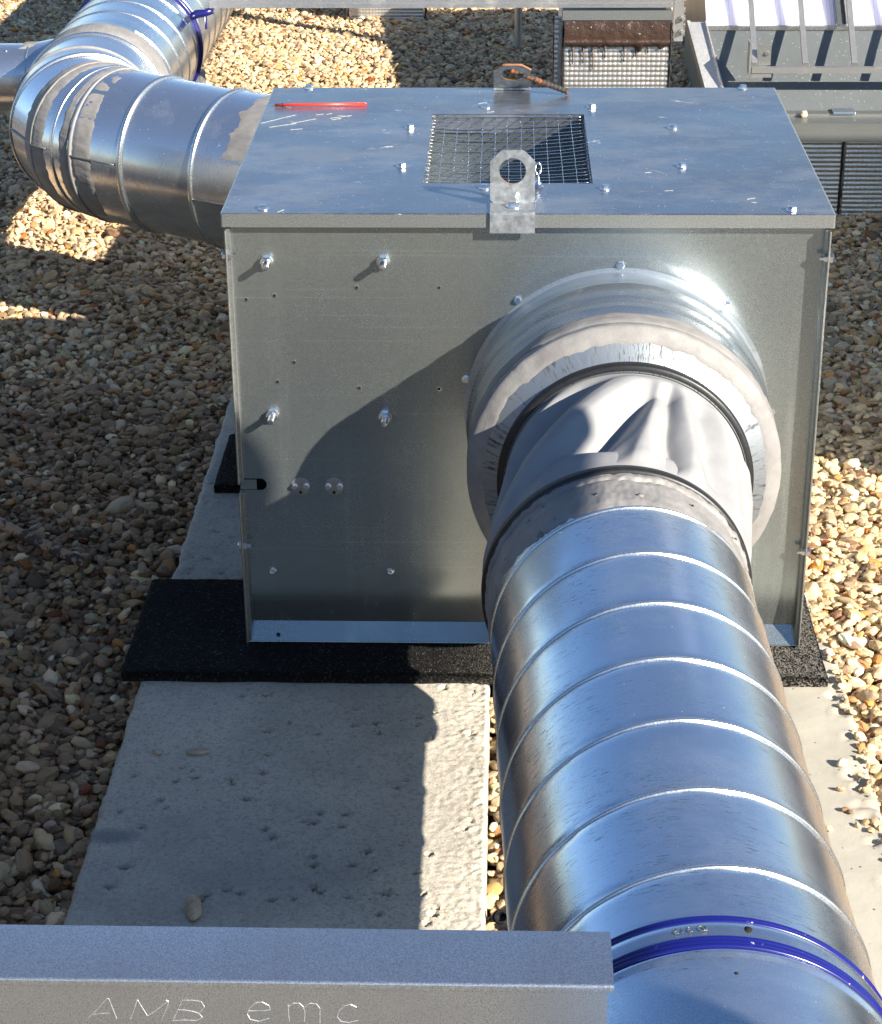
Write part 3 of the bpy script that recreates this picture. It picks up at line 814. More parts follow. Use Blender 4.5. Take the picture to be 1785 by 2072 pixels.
# two round cap plates with screws
for k, x in enumerate((.094, .143)):
    V, F = lathe([(.0140, 0), (.0140, .0010), (.0132, .0013), (.0001, .0013)], (x, PY, -.417), (0, -1, 0), 36)
    pl = mesh_obj('cap_plate', V, F, MT['plate'], unit, loc=(x, PY, -.417), auto=30)
    hd = hex_head(.0040, .0045, .0052, .0008, (0, -1, 0))
    for sx in (-1, 1):
        V, F = hd; V = np.array(V)+np.array((x+sx*.0085, PY-.0014, -.4165)); mesh_obj('screw', V, F, MT['bolt'], pl, smooth=False, loc=(x+sx*.0085, PY-.0014, -.4165))
    V, F = lathe([(.0024, .0), (.0024, .0005)], (x, PY-.0014, -.4265), (0, -1, 0), 14); mesh_obj('hole', V, F, MT['hole'], pl)
# flange bolts
def flange_bolt(x, z, s):
    V, F = join([lathe([(.0058, 0), (.0058, .005), (.005, .0056), (.0001, .0056)], (x+s*.0002, -.001, z), (s, 0, 0), 6),
                 lathe([(.0058, 0), (.0058, .005), (.0034, .0052), (.0034, .011), (.0001, .011)], (x-s*.0020, -.001, z), (-s, 0, 0), 6)])
    mesh_obj('flange_bolt', V, F, MT['bolt'], unit, smooth=False, loc=(x, -.001, z))
for z in (-.060, -.508): flange_bolt(bx0, z, -1)
for z in (-.062, -.512): flange_bolt(bx1, z, 1)
for x, y, z in ((.052, .0050, -.6600),):
    V, F = lathe([(.0030, 0), (.0030, .0004)], (x, y-.0004, z), (0, 0, 1) if z < -.67 else (0, -.6, 1), 14); mesh_obj('hole', V, F, MT['hole'], unit)

# lifting lugs
def lug_plate(w_, h, cz, rh, ch, t, n=40):
    """flat plate in local x,z with a round hole, chamfered top; returns V,F from y=0 (front) to t"""
    ol = [(-w_/2, 0), (w_/2, 0), (w_/2, h-ch), (w_/2-ch, h), (-w_/2+ch, h), (-w_/2, h-ch)]
    O, I = [], []
    for i in range(n):
        an = 2*math.pi*i/n; dx, dz = math.sin(an), math.cos(an)
        best = 1e9
        for k in range(6):
            (ax, az), (bx, bz_) = ol[k], ol[(k+1) % 6]
            ex, ez = bx-ax, bz_-az; den = dx*ez-dz*ex
            if abs(den) < 1e-12: continue
            t_ = ((ax)*ez-(az-cz)*ex)/den; u_ = ((ax)*dz-(az-cz)*dx)/den
            if t_ > 0 and -1e-6 <= u_ <= 1+1e-6: best = min(best, t_)
        O.append((dx*best, cz+dz*best)); I.append((dx*rh, cz+dz*rh))
    V = []
    for y in (0, t):
        V += [(x, y, z) for x, z in O]+[(x, y, z) for x, z in I]
    F = []
    for i in range(n):
        j = (i+1) % n
        F += [(i, j, n+j, n+i), (2*n+i, 3*n+i, 3*n+j, 2*n+j), (i, 2*n+i, 2*n+j, j), (n+i, n+j, 3*n+j, 3*n+i)]
    return V, F, n
def lug(cx, yb, lean, label, front):
    w_, t = .0615, .0032
    V, F, n = lug_plate(w_, .0745, .0455, .0182, .016, t, 48)
    midx = [0]*len(F)
    for i in range(n):
        midx[4*i+2] = 2 if not front else 0; midx[4*i+3] = 2
    V = np.array(V); c, s = math.cos(lean), math.sin(lean)
    y = V[:, 1]*c-V[:, 2]*s; z = V[:, 1]*s+V[:, 2]*c
    V = np.stack([V[:, 0]+cx, y+yb, z+.0032], -1)
    k = len(V); V = V.tolist()
    extra = []
    if front:
        bend = [(yb+t, .0034+.001), (yb+t*.2, .0034+.0002), (yb-.002, .0034), (.001, .0034), (-.0022, .0030), (-.0040, .0012), (-.0042, -.0005), (-.0042, -.0262), (-.0010, -.0262), (-.0010, -.0004), (-.0002, .0004), (.001, .0006), (yb-.002, .0006), (yb+t, .0006)]
        vv = [(cx+sx*w_/2, a, b) for a, b in bend for sx in (-1, 1)]
        m = len(bend); ff = [(2*i, 2*i+1, (2*i+3) % (2*m), (2*i+2) % (2*m)) for i in range(m)]
        ff += [tuple(2*i for i in range(m)), tuple(2*i+1 for i in range(m))[::-1]]
        V += vv; F += [tuple(q+k for q in f) for f in ff]; midx += [0]*len(ff)
    else:
        vv, ff = boxVF(cx-w_/2, cx+w_/2, yb-.001, LD+.004, .0006, .0034); V += vv; F += [tuple(q+k for q in f) for f in ff]; midx += [0]*6
    return mesh_obj('lifting_lug', V, F, None, unit, smooth=False, mats=[MT['bracket'], MT['bracket'], MT['rustedge']], midx=midx)
l1 = lug(.4005, .0395, 0, '', True); l1['label'] = 'front upright lifting lug bent over the lid edge'
V, F = hex_head(.0075, .0065, .0105, .0014); V = np.array(V)+np.array((.402, .022, .0036)); mesh_obj('lug_bolt', V, F, MT['bolt'], l1, smooth=False, loc=(.402, .022, .0036))
l2 = lug(.4015, .690, math.radians(47), '', False); l2['label'] = 'rear lifting lug with a rusty cut edge'

# ------------------------------------------------------------------ duct collar on the front
CX, CZ = .551, -.2975
class YAxis:
    def __call__(s, t, an):      # t = distance ahead of the panel, toward the camera
        return Vector((CX, PY-t, CZ)), Vector((math.sin(an), 0, math.cos(an)))
YA = YAxis()
prof = [(.0,.2165),(.0015,.2165),(.002,.2105),(.012,.2100),(.046,.2098),(.050,.2125),(.056,.2130),(.061,.2102),(.090,.2092),(.094,.2108),(.100,.2108),(.103,.2088),
        (.128,.2086),(.133,.2102),(.139,.2102),(.143,.2083),(.180,.2080),(.203,.2078),(.2065,.2088),(.2095,.2085)]
V, F = sweep(YA, [p[0] for p in prof], 144, lambda s, a: dict(prof)[s]*(1+.0012*math.sin(3*a+s*20)))
collar = mesh_obj('duct_collar', V, F, MT['collar'], unit, auto=45)
prof2 = [(.2095,.2085),(.2120,.2060),(.2200,.1930),(.2280,.1800),(.2360,.1690),(.2400,.1640),(.252,.1600)]
V, F = sweep(YA, [p[0] for p in prof2], 144, lambda s, a: dict(prof2)[s])
mesh_obj('reducer_cone', V, F, MT['streak'], unit, loc=(CX, PY-.2, CZ), auto=60)
def cone_r(s):
    ks = [p[0] for p in prof+prof2]; vs = [p[1] for p in prof+prof2]
    return float(np.interp(s, ks, vs))
def cone_band(s0, s1, seed, th, a0=0, a1=2*math.pi):
    full = abs(a1-a0-2*math.pi) < 1e-6; V = []; n, ns = 180, 12
    for i in range(ns):
        f = i/(ns-1)
        for j in range(n):
            an = a0+(a1-a0)*j/(n if full else n-1); ax, ay = math.cos(an)*2, math.sin(an)*2
            e0 = s0+.006*(nz(ax*2, ay*2, seed)+.8*nz(ax*8, ay*8, seed)); e1 = s1+.0022*(nz(ax*2, ay*2, seed+7)+1.0*nz(ax*9, ay*9, seed+5))
            s = e0+(e1-e0)*f; env = min(1, 4*f, 4*(1-f))
            if not full: env = min(env, 12*j/n, 12*(1-j/n))
            h = th*env*(.8+.5*nz(ax*4, ay*4, s*50+seed)+.3*nz(ax*16, ay*16, s*120))-(.002 if i in (0, ns-1) else 0)
            nrm = Vector((0, -1, 0))*(.0 if s < .205 else .75)
            c, d = YA(s, an); V.append(tuple(c+d*(cone_r(s)+h*(1 if s < .205 else .65))+nrm*h))
    return V, grid_faces(ns, n, wv=full)
V, F = cone_band(.158, .196, 2.0, .0026); mesh_obj('sealant', V, F, MT['mastic'], unit, loc=(CX, PY-.2, CZ))
V, F = cone_band(.197, .2245, 12.0, .0024); mesh_obj('sealant', V, F, MT['mastic'], unit, loc=(CX, PY-.2, CZ))
hd = hex_head(.0050, .0045, .0062, .0008, (0, -1, 0))
put_parts('collar_screw', hd, MT['bolt'], [((CX+.2205*math.sin(a), PY-.0002, CZ+.2205*math.cos(a)), 0) for a in np.radians([0, 43, -40, -77, 90, 135, -135, 180])], unit)
box('rear_outlet', 0, 1, 0, 1, 0, 1, MT['duct'], unit) if False else None
V, F = lathe([(.1575, 0), (.1575, .36)], (.551, .7005, -.325), (0, 1, 0), 64); mesh_obj('rear_outlet', V, F, MT['duct'], unit, auto=40)

# ------------------------------------------------------------------ flexible connector
PA = Vector((.528805, -.45, -.332643)); AX = Vector((-.034404, 1, -.012264)); PR = .1566
PF = Straight(PA, AX)          # s positive toward the box, angle from top toward +x? (see ri)
PF.ri = -PF.a.cross(PF.up) if PF.a.cross(PF.up).x < 0 else PF.a.cross(PF.up)
flex = empty('flexible_connector', (.54, -.36, -.48), 'crumpled light grey fabric sleeve joining the box collar to the pipe', 'duct connector')
D2R = math.pi/180
# creases: (pts [(v, angle deg)], amplitude m, width deg)
CREASES = [([(.12, 2), (.40, -20), (.67, -44), (.98, -72)], .017, 13),
           ([(.22, 11), (.55, -6), (.84, -21), (1.0, -30)], -.022, 9),
           ([(.15, 14), (.5, 11), (.95, 8)], .013, 6),
           ([(.20, 20), (.6, 21), (.85, 24)], -.012, 3.5),
           ([(.10, 24), (.5, 29), (.95, 35)], .014, 7),
           ([(.2, 36), (.6, 45), (.95, 56)], -.011, 8),
           ([(.1, 44), (.5, 54), (.95, 66)], .012, 8),
           ([(.05, -23), (.25, -48), (.5, -66), (.9, -84)], -.017, 9),
           ([(.05, -36), (.25, -58), (.55, -80)], .010, 7),
           ([(.1, 78), (.9, 88)], .010, 9), ([(.1, 104), (.9, 112)], -.012, 9), ([(.1, 140), (.9, 150)], .012, 12),
           ([(.1, 180), (.9, 190)], -.014, 12), ([(.1, 225), (.9, 215)], .012, 12), ([(.1, 255), (.9, 250)], -.012, 9)]
def fabric_pt(v, an):
    deg = (math.degrees(an)+180) % 360-180
    c0 = Vector((CX, PY-.2475, CZ)); c1, d1 = PF(-.012, an)
    d0 = Vector((math.sin(an), 0, math.cos(an)))
    e = v*v*(3-2*v)
    c = c0.lerp(c1, v); d = d0.lerp(d1, e).normalized()
    r = .1590+.003*math.sin(math.pi*v)
    env = min(1, v/.14)*min(1, (1-v)/.13); env = env*env*(3-2*env)
    off = 0
    for pts, amp, wd in CREASES:
        vs = [p[0] for p in pts]
        a = float(np.interp(v, vs, [p[1] for p in pts]))
        if v < vs[0]: k = max(0, 1-(vs[0]-v)/.15)
        elif v > vs[-1]: k = max(0, 1-(v-vs[-1])/.15)
        else: k = 1
        dd = abs((deg-a+180) % 360-180)/wd
        off += 1.1*amp*k*math.exp(-dd**1.5)
    off += .0045*nz(math.cos(an)*2.2, math.sin(an)*2.2, v*2.5)+.0007*nz(math.cos(an)*7, math.sin(an)*7, v*9)
    ud = abs((deg-150+180) % 360-180)
    if ud < 75: off -= .040*math.cos(ud/75*math.pi/2)**2*math.sin(math.pi*v)**.7
    off = off if off < .012 else .012+(off-.012)*.3
    return c+d*(r+off*env-.004*env)
nv, na_ = 72, 420
V = [tuple(fabric_pt(i/(nv-1), 2*math.pi*j/na_)) for i in range(nv) for j in range(na_)]
mesh_obj('fabric_sleeve', V, grid_faces(nv, na_, wv=True), MT['fabric'], flex, loc=(CX, -.36, CZ))
# a turned cuff of fabric in front of the second band
V = []
for i, (sv_, hh) in enumerate(((.045, .0005), (.040, .0065), (.030, .0060), (.014, .0038), (-.006, .0026), (-.010, .001))):
    for j in range(240):
        an = 2*math.pi*j/240
        k = .5+.5*nz(math.cos(an)*2.5, math.sin(an)*2.5, 3.3)
        ext = sv_*(.65+.7*k) if sv_ > .02 else sv_
        c, d = PF(ext, an); V.append(tuple(c+d*(PR+.0035+hh*.45*(.6+k*.8))))
mesh_obj('fabric_cuff', V, grid_faces(6, 240, wv=True), MT['fabric'], flex, loc=(CX, -.36, CZ))
def band(frame, s0, w_, r, th, parent, name, mat, jit=0.0, a0=0, a1=2*math.pi):
    pr = [(-w_/2, -.002), (-w_/2, th*.6), (-w_*.3, th), (w_*.3, th), (w_/2, th*.6), (w_/2, -.002)]
    n = 160; V = []; full = abs(a1-a0-2*math.pi) < 1e-6
    for ds, h in pr:
        for i in range(n):
            an = a0+(a1-a0)*i/(n if full else n-1)
            c, d = frame(s0+ds+jit*nz(math.cos(an)*2, math.sin(an)*2, 5), an); V.append(tuple(c+d*(r+h)))
    return mesh_obj(name, V, grid_faces(len(pr), n, wv=full), mat, parent)
band(YA, .2410, .0160, .1632, .0062, flex, 'rubber_band', MT['blackrubber'])
band(PF, -.019, .0175, .1600, .0056, flex, 'rubber_band', MT['blackrubber'], .004)

# ------------------------------------------------------------------ foreground spiral duct
PITCH_ = .11935; LEAD = .110886; S0 = -.234943
duct = empty('spiral_duct', (.545, -.95, -.48), 'shiny spiral-wound steel pipe running from the flexible sleeve towards the viewer', 'duct')
s_a, s_b = -.008, -.905
ss = np.arange(s_b, s_a+.001, .0060)
def spr(s, an):
    a = (an+math.pi) % (2*math.pi)-math.pi
    ph = ((s-S0-LEAD*a/(2*math.pi))/PITCH_) % 1.0
    return PR+.0007*(ph-.5)-.0006*math.exp(-((min(ph, 1-ph))/.06)**2)+.00035*math.sin(2*a+s*6)
def spiral_tube(frame, s0, s1, r, parent, mat, pitch, phase, sign=1, step=.006, n=180, wob=1.0):
    ss = np.arange(s0, s1, step)
    def f(s, an):
        ph = ((s-phase-sign*pitch*an/(2*math.pi))/pitch) % 1.0
        return r+wob*(.0008*(ph-.5)-.0007*math.exp(-((min(ph, 1-ph))/.05)**2))+.0004*math.sin(2*an+s*5)
    V, F = sweep(frame, ss, n, f)
    return mesh_obj('duct_wall', V, F, mat, parent)
def spiral_seam(frame, s0, s1, r, parent, pitch, phase, sign=1, w_=.0046, h=.0019, n=120):
    t0 = (s0-phase)/pitch; t1 = (s1-phase)/pitch; N_ = int(abs(t1-t0)*n)
    pr = [(-w_/2, -.001), (-w_*.42, h*.75), (-w_*.1, h), (w_*.25, h*.95), (w_/2, h*.5), (w_/2, -.001)]
    V = []
    for i in range(N_+1):
        t = t0+(t1-t0)*i/N_; an = sign*2*math.pi*(t); s = phase+pitch*t
        # helix: s = phase + sign*pitch*an/2pi
        for ds, dh in pr:
            c, d = frame(s+ds, an); V.append(tuple(c+d*(r+dh)))
    return mesh_obj('lock_seam', V, grid_faces(N_+1, len(pr)), MT['seam'], parent)
spiral_tube(PF, s_b, s_a, PR, duct, MT['duct'], PITCH_, S0, wob=1.9)
spiral_seam(PF, -.893, -.075, PR, duct, PITCH_, S0)
V, F = mastic_band(PF, -.118, -.026, PR, -125*D2R, 125*D2R, 31.0, .0030, 26, 340, .0095); mesh_obj('sealant', V, F, MT['mastic'], duct, loc=PA)
V, F = mastic_band(PF, -.042, -.020, PR+.001, -125*D2R, 130*D2R, 71.0, .0050, 12, 260, .007); mesh_obj('sealant', V, F, MT['mastic'], duct, loc=PA)
for k in range(11):   # lumps of sealant
    an = rng.uniform(-70, 80)*D2R; s = rng.uniform(-.115, -.045); c, d = PF(s, an); r_ = rng.uniform(.002, .0045)
    V, F = lathe([(.0001, r_*.9), (r_*.7, r_*.7), (r_, r_*.2), (r_*1.1, -.001)], c+d*PR, d+Vector((0, rng.normal(0, .2), rng.normal(0, .2))), 9)
    V = np.array(V)+rng.normal(0, r_*.24, (len(V), 3)); mesh_obj('sealant_lump', V, F, MT['mastic'], duct)
box('duct_support', .50, .63, -1.42, -1.40, -.69, PA.z-PR+.012, MT['lip'], duct)

# coupling with blue lip seals
coup = empty('duct_coupling', (.56, -1.38, -.48), 'steel duct coupling with two dark blue rubber lip seals around the pipe', 'duct coupling')
pr = [(-.900, PR+.0006), (-.9045, PR+.0030), (-.911, PR+.0034), (-.9165, PR+.0048), (-.9205, PR+.0048), (-.9255, PR+.0030), (-.931, PR+.0024), (-.935, PR+.0015), (-.943, PR+.0008), (-.947, PR+.0004)]
V, F = sweep(PF, [p[0] for p in pr], 180, lambda s, a: dict(pr)[s]); sb = mesh_obj('steel_band', V, F, MT['duct'], coup, auto=50)
def seal(s0, w_, lips):
    pr = [(-w_/2, -.001)]
    for k in range(lips):
        a = -w_/2+w_*k/lips; b = w_/lips
        pr += [(a+b*.15, .0035), (a+b*.45, .0048), (a+b*.75, .0044), (a+b*.95, .0028)]
    pr += [(w_/2, -.001)]
    V = []
    for ds, h in pr:
        for i in range(180):
            c, d = PF(s0+ds, 2*math.pi*i/180); V.append(tuple(c+d*(PR+h)))
    mesh_obj('rubber_seal', V, grid_faces(len(pr), 180, wv=True), MT['blue'], coup, loc=(.56, -1.38, -.33))
seal(-.9075, .0095, 2)
V, F = tubeVF([(0, 0, 0), (0, 0, .001)], .1, 3)
seal(-.9365, .0150, 3)
c, d = PF(-.9205, 9*D2R); V, F = lathe([(.0032, -.002), (.0032, .0052), (.0001, .0053)], c+d*(PR), d, 16); mesh_obj('vent_hole', V, F, MT['hole'], coup)
# stamped size mark on the band
tx = bpy.data.curves.new('mark', 'FONT'); tx.body = '\u00d8 315'; tx.size = .0105; tx.extrude = .0002; tx.align_x = 'CENTER'; tx.align_y = 'CENTER'
to = bpy.data.objects.new('mark_tmp', tx); COL.objects.link(to)
dg = bpy.context.evaluated_depsgraph_get(); tm = bpy.data.meshes.new_from_object(to.evaluated_get(dg)); bpy.data.objects.remove(to)
V = []
for v in tm.vertices:   # read from the box side: rotated half a turn
    s_ = -.9215+v.co.y*1.0; an = -7.5*D2R+(-v.co.x)/PR
    c, d = PF(s_*1.0, an); V.append(tuple(c+d*(PR+.0052+v.co.z)))
mesh_obj('stamped_mark', V, [tuple(p.vertices) for p in tm.polygons], MT['lip'], coup, smooth=False, loc=(.56, -1.38, -.33))

# the next duct length, plain
duct2 = empty('smooth_duct', (.57, -1.9, -.48), 'plain steel pipe length in the bottom right corner beyond the blue seals', 'duct')
pr = [(-.944, PR-.001), (-.9455, PR+.0030), (-.9485, PR+.0046), (-.9515, PR+.0040), (-.9540, PR+.0018)]+[(-.956-.02*k, PR+.0016+.0004*math.sin(k*.9)) for k in range(46)]
V, F = sweep(PF, [p[0] for p in pr], 180, lambda s, a: dict(pr)[s]+.0004*math.sin(2*a+s*4)); mesh_obj('duct_wall', V, F, MT['duct'], duct2, auto=60)
c, d = PF(-.975, 3*D2R); V, F = lathe([(.0018, -.002), (.0018, .0022), (.0001, .0023)], c+d*PR, d, 12); mesh_obj('screw_hole', V, F, MT['hole'], duct2)

# ------------------------------------------------------------------ rear elbow and spiral duct
EB = Elbow(.2); ER = .1575
elbow = empty('duct_elbow', (-.45, 1.5, -.5), 'segmented steel elbow smeared with grey sealant left behind the box', 'duct elbow')
cuts = [-.98, -.285, -.11, 0.0, EB.S[2], EB.S[3], EB.S[4], .33]
for k in range(len(cuts)-1):
    a, b = cuts[k], cuts[k+1]; n_ = max(4, int((b-a)/.02))
    rad = ER+(.0022 if k in (0, 2) else (.001 if k in (3, 5) else 0))
    V, F = sweep(EB, np.linspace(a, b, n_), 160, lambda s, an: rad+.0008*math.sin(2*an+k))
    mesh_obj('elbow_segment', V, F, MT['elbow'], elbow, auto=60)
for s, h, w_ in ((-.285, .0062, .009), (-.11, .0060, .010), (.036, .0036, .006), (.155, .0062, .010), (.325, .0050, .008)):
    V, F = bead(EB, s, ER, w_, h, 160); mesh_obj('seam_bead', V, F, MT['seam'], elbow)
for s, h, w_ in ((0.0, .0045, .006), (EB.S[2]+.004, .0045, .006), (EB.S[4], .003, .005)):
    V, F = bead(EB, s, ER+.0005, w_, h, 160); mesh_obj('seam_bead', V, F, MT['mastic'], elbow)
for s0, s1, sd, th in ((-.048, .003, 3., .0030), (.003, .024, 5., .0030), (.046, .104, 7., .0030), (.345, .425, 11., .0026)):
    a0, a1 = (-150*D2R, 60*D2R) if s1 < .3 else (-95*D2R, 95*D2R)
    V, F = mastic_band(EB, s0, s1, ER+.001, a0, a1, sd, th*.8, 14, 260, .0032); mesh_obj('sealant', V, F, MT['mastic'], elbow, loc=(-.4, 1.4, -.33))
V, F = mastic_band(EB, -.62, -.350, ER+.0022, -66*D2R, 60*D2R, 19., .0032, 26, 220, .012); mesh_obj('sealant', V, F, MT['mastic'], elbow, loc=(-.4, 1.4, -.33))
# lengthwise lock seam on the side facing the camera
for a, b in ((-.98, -.29), (-.10, 0), (.045, .15)):
    an = -97*D2R if a < -.2 else -84*D2R; pts = []
    for k in range(8):
        s = a+(b-a)*k/7; c, d = EB(s, an); pts.append(c+d*(ER+.0028))
    V, F = tubeVF(pts, .0022, 6); mesh_obj('lock_seam', V, F, MT['lip'], elbow)

sd2 = empty('spiral_duct', (-.52, 3.2, -.5), 'spiral-wound steel pipe running back from the elbow at top left', 'duct')
P2 = .119; PH2 = .43
spiral_tube(EB, .31, 4.2, ER-.001, sd2, MT['duct'], P2, PH2, 1, .012, 140, .9)
spiral_seam(EB, .44, 4.1, ER-.001, sd2, P2, PH2, 1, .006, .0025, 90)
clamp = empty('pipe_clamp', (-.37, 2.33, -.71), 'dark blue pipe clamp with a bolted ear on a steel leg', 'pipe clamp')
band(EB, .88, .017, ER, .0075, clamp, 'clamp_ring', MT['navy'])
c, d = EB(.875, 62*D2R)
V, F = tubeVF([c+d*(ER+.004), c+d*(ER+.018), c+d*(ER+.03)+Vector((.006, 0, -.004)), c+d*(ER+.048)+Vector((.012, 0, -.006))], [.009, .0105, .0095, .0085], 12); mesh_obj('clamp_ear', V, F, MT['navy'], clamp)
e0 = c+d*(ER+.046)+Vector((.008, 0, 0))
V, F = join([lathe([(.0075, 0), (.0075, .008), (.0001, .008)], e0, (.9, 0, .4), 6), lathe([(.003, 0), (.003, .05)], e0+Vector((-.012, 0, .0)), (0, 0, -1), 8)])
mesh_obj('clamp_bolt', V, F, MT['navy'], clamp, smooth=False)
V, F = lathe([(.019, 0), (.019, .36)], (-.375, 2.35, -.72), (0, 0, 1), 6); mesh_obj('clamp_leg', V, F, MT['bracket'], clamp, smooth=False)
box('clamp_arm', -.66, -.357, 2.326, 2.346, -.298-ER-.020, -.298-ER-.0082, MT['bracket'], clamp)

br = empty('branch_duct', (-.95, 1.95, -.5), 'small steel branch duct entering at the far left edge behind the elbow', 'duct')
BF = Straight((-.66, 1.95, -.285), (-1, .0, 0))
V, F = sweep(BF, np.linspace(-.06, .9, 30), 96, lambda s, a: .080 if s > .035 else .080+.02*(.035-s)/.095); mesh_obj('duct_wall', V, F, MT['elbow'], br, auto=50)
V, F = bead(BF, .036, .080, .004, .0025); mesh_obj('seam_bead', V, F, MT['seam'], br)
V, F = mastic_band(BF, .0, .058, .081, -20*D2R, 70*D2R, 23., .003, 10, 80, .012); mesh_obj('sealant', V, F, MT['mastic'], br)
c, d = BF(.085, 25*D2R); c2, d2 = BF(.085, -25*D2R)
for cc, dd in ((c, d), (c2, d2)):
    V, F = lathe([(.0001, .003), (.004, .0025), (.005, 0)], cc+dd*.08, dd, 12); mesh_obj('rivet', V, F, MT['bolt'], br)

# ------------------------------------------------------------------ foreground beam with scratched lettering
beam = empty('steel_beam', (.0, -1.575, -.15), 'galvanised steel rail across the bottom left corner with AMB emc scratched into it', 'steel rail')
def beam_cap():
    x0, x1, yf, yb, zt = -.9, .4645, -1.6065, -1.549, -.0285
    e = .0022
    pr = [(yb, zt-.05), (yb, zt), (yf+e, zt), (yf+e*.35, zt-e*.15), (yf, zt-e*.6), (yf-.0002, zt-e), (yf, zt-.0062), (yf+.0012, zt-.0062)]
    V = []
    xs = np.linspace(x0, x1, 260)
    for x in xs:
        for k, (y, z) in enumerate(pr):
            j = .00025*nz(x*260, k*3.) if 2 <= k <= 5 else 0
            V.append((x, y+j, z+j))
    F = grid_faces(len(xs), len(pr)); F.append(tuple((len(xs)-1)*len(pr)+k for k in range(len(pr)))[::-1])
    return V, F
V, F = beam_cap(); mesh_obj('rail_cap', V, F, MT['beam'], beam, auto=45)
box('rail_body', -.9, .4605, -1.604, -1.552, -.15, -.0325, MT['beam'], beam)
STR = [[(0.1115, -0.0642), (0.1193, -0.0557), (0.1263, -0.0468), (0.1278, -0.047), (0.1298, -0.0556), (0.1318, -0.0635)],
[(0.1166, -0.0604), (0.1213, -0.0594), (0.1271, -0.0589)],
[(0.141, -0.0637), (0.1439, -0.056), (0.1468, -0.047), (0.1493, -0.0531), (0.1527, -0.0609), (0.1582, -0.0568), (0.1643, -0.0507), (0.1681, -0.0485), (0.1657, -0.055), (0.1617, -0.0643)],
[(0.1678, -0.0485), (0.1662, -0.0475)],
[(0.177, -0.0474), (0.1737, -0.0548), (0.1697, -0.0646), (0.1772, -0.0639), (0.1852, -0.0642), (0.1897, -0.0614), (0.1876, -0.0582), (0.1833, -0.0564), (0.1777, -0.0553), (0.1733, -0.0553)],
[(0.177, -0.0474), (0.1839, -0.0472), (0.1895, -0.048), (0.1916, -0.0524), (0.1884, -0.0571)],
[(0.2211, -0.0555), (0.2291, -0.0553), (0.2359, -0.0544), (0.235, -0.051), (0.2305, -0.0479), (0.226, -0.0485), (0.2217, -0.0533), (0.22, -0.0583), (0.2219, -0.0626), (0.2275, -0.0642), (0.2345, -0.0617)],
[(0.2478, -0.0493), (0.2478, -0.0564), (0.2481, -0.0639)],
[(0.248, -0.0514), (0.251, -0.0486), (0.2555, -0.0485), (0.2579, -0.0513), (0.2589, -0.0563), (0.2582, -0.0637)],
[(0.2588, -0.052), (0.2623, -0.0484), (0.2669, -0.049), (0.269, -0.0525), (0.2686, -0.065)],
[(0.2935, -0.0511), (0.2896, -0.0489), (0.285, -0.0504), (0.2812, -0.0552), (0.2804, -0.0595), (0.2829, -0.0633), (0.288, -0.0641), (0.2944, -0.0621)]]
body_o = beam.children[-1] if beam.children else beam
parts = []
for st in STR:
    pts = []
    for k in range(len(st)-1):
        for t in range(6):
            f = t/6; x = st[k][0]*(1-f)+st[k+1][0]*f; z = st[k][1]*(1-f)+st[k+1][1]*f
            pts.append((x+.00004*nz(x*900, z*900), -1.6040, z))
    pts.append((st[-1][0], -1.6040, st[-1][1]))
    parts.append(tubeVF(pts, [.00030+.00022*abs(nz(p[0]*900, p[2]*900, 2)) for p in pts], 5))
V, F = join(parts); mesh_obj('scratched_lettering', V, F, MT['scratch'], beam, smooth=False)

# ------------------------------------------------------------------ small loose things
def rock(x, y, z, sx, sy, sz, rot, mat, label, seed, cat='stone', name='stone'):
    V, F = [], []
    n, m = 14, 9
    for i in range(m):
        ph = math.pi*i/(m-1)
        for j in range(n):
            th = 2*math.pi*j/n; p = Vector((math.sin(ph)*math.cos(th), math.sin(ph)*math.sin(th), math.cos(ph)))
            p *= 1+.35*nz(p.x*1.5+seed, p.y*1.5, p.z*1.5)
            q = Vector((p.x*sx, p.y*sy, p.z*sz)); q.rotate(Matrix.Rotation(rot, 3, 'Z')); V.append((q.x+x, q.y+y, q.z+z))
    o = mesh_obj(name, V, grid_faces(m, n, wv=True), mat, loc=(x, y, z-sz)); return tag(o, label, cat)
rock(.013, -.648, ZT+.008, .010, .022, .010, .2, MT['tanstone'], 'pointed brown stone on the foreground slab near the steel rail', 1.)
rock(-.031, -.285, ZT+.004, .015, .0065, .005, .15, MT['tanstone'], 'long flat tan stone lying on the shaded slab', 2.)
rock(-.088, -.286, ZT+.003, .008, .004, .0035, 0, MT['tanstone'], 'tiny brown stone chip near the left edge of the shaded slab', 3.)
rock(.857, -.300, ZT+.005, .009, .006, .006, .5, MT['creamstone'], 'small cream stone on the smooth sunlit slab', 4.)
rock(1.134, 2.345, -.478+.009, .009, .008, .009, .3, MT['creamstone'], 'round cream pebble resting on the skylight ledge', 5.)
st = empty('wooden_stick', (-.45, .42, -.71), 'bark-covered stick lying on the dark gravel at the left edge', 'stick')
pts = [Vector((-.66, .575, -.684)), Vector((-.56, .505, -.686)), Vector((-.475, .444, -.688)), Vector((-.42, .39, -.687)), Vector((-.36, .345, -.689)), Vector((-.297, .297, -.692))]
V, F = tubeVF(pts, [.0098, .0102, .0100, .0096, .0090, .0088], 12); V = [(x+.0012*nz(x*90, y*90, z*90), y, z+.0015*nz(x*70, y*90, z*50+3)) for x, y, z in V]
mesh_obj('bark', V, F, MT['wood'], st)
V, F = lathe([(.0001, .0012), (.0080, .0008), (.0086, -.001)], pts[-1], pts[-1]-pts[-2], 12); mesh_obj('cut_end', V, F, MT['cutwood'], st)
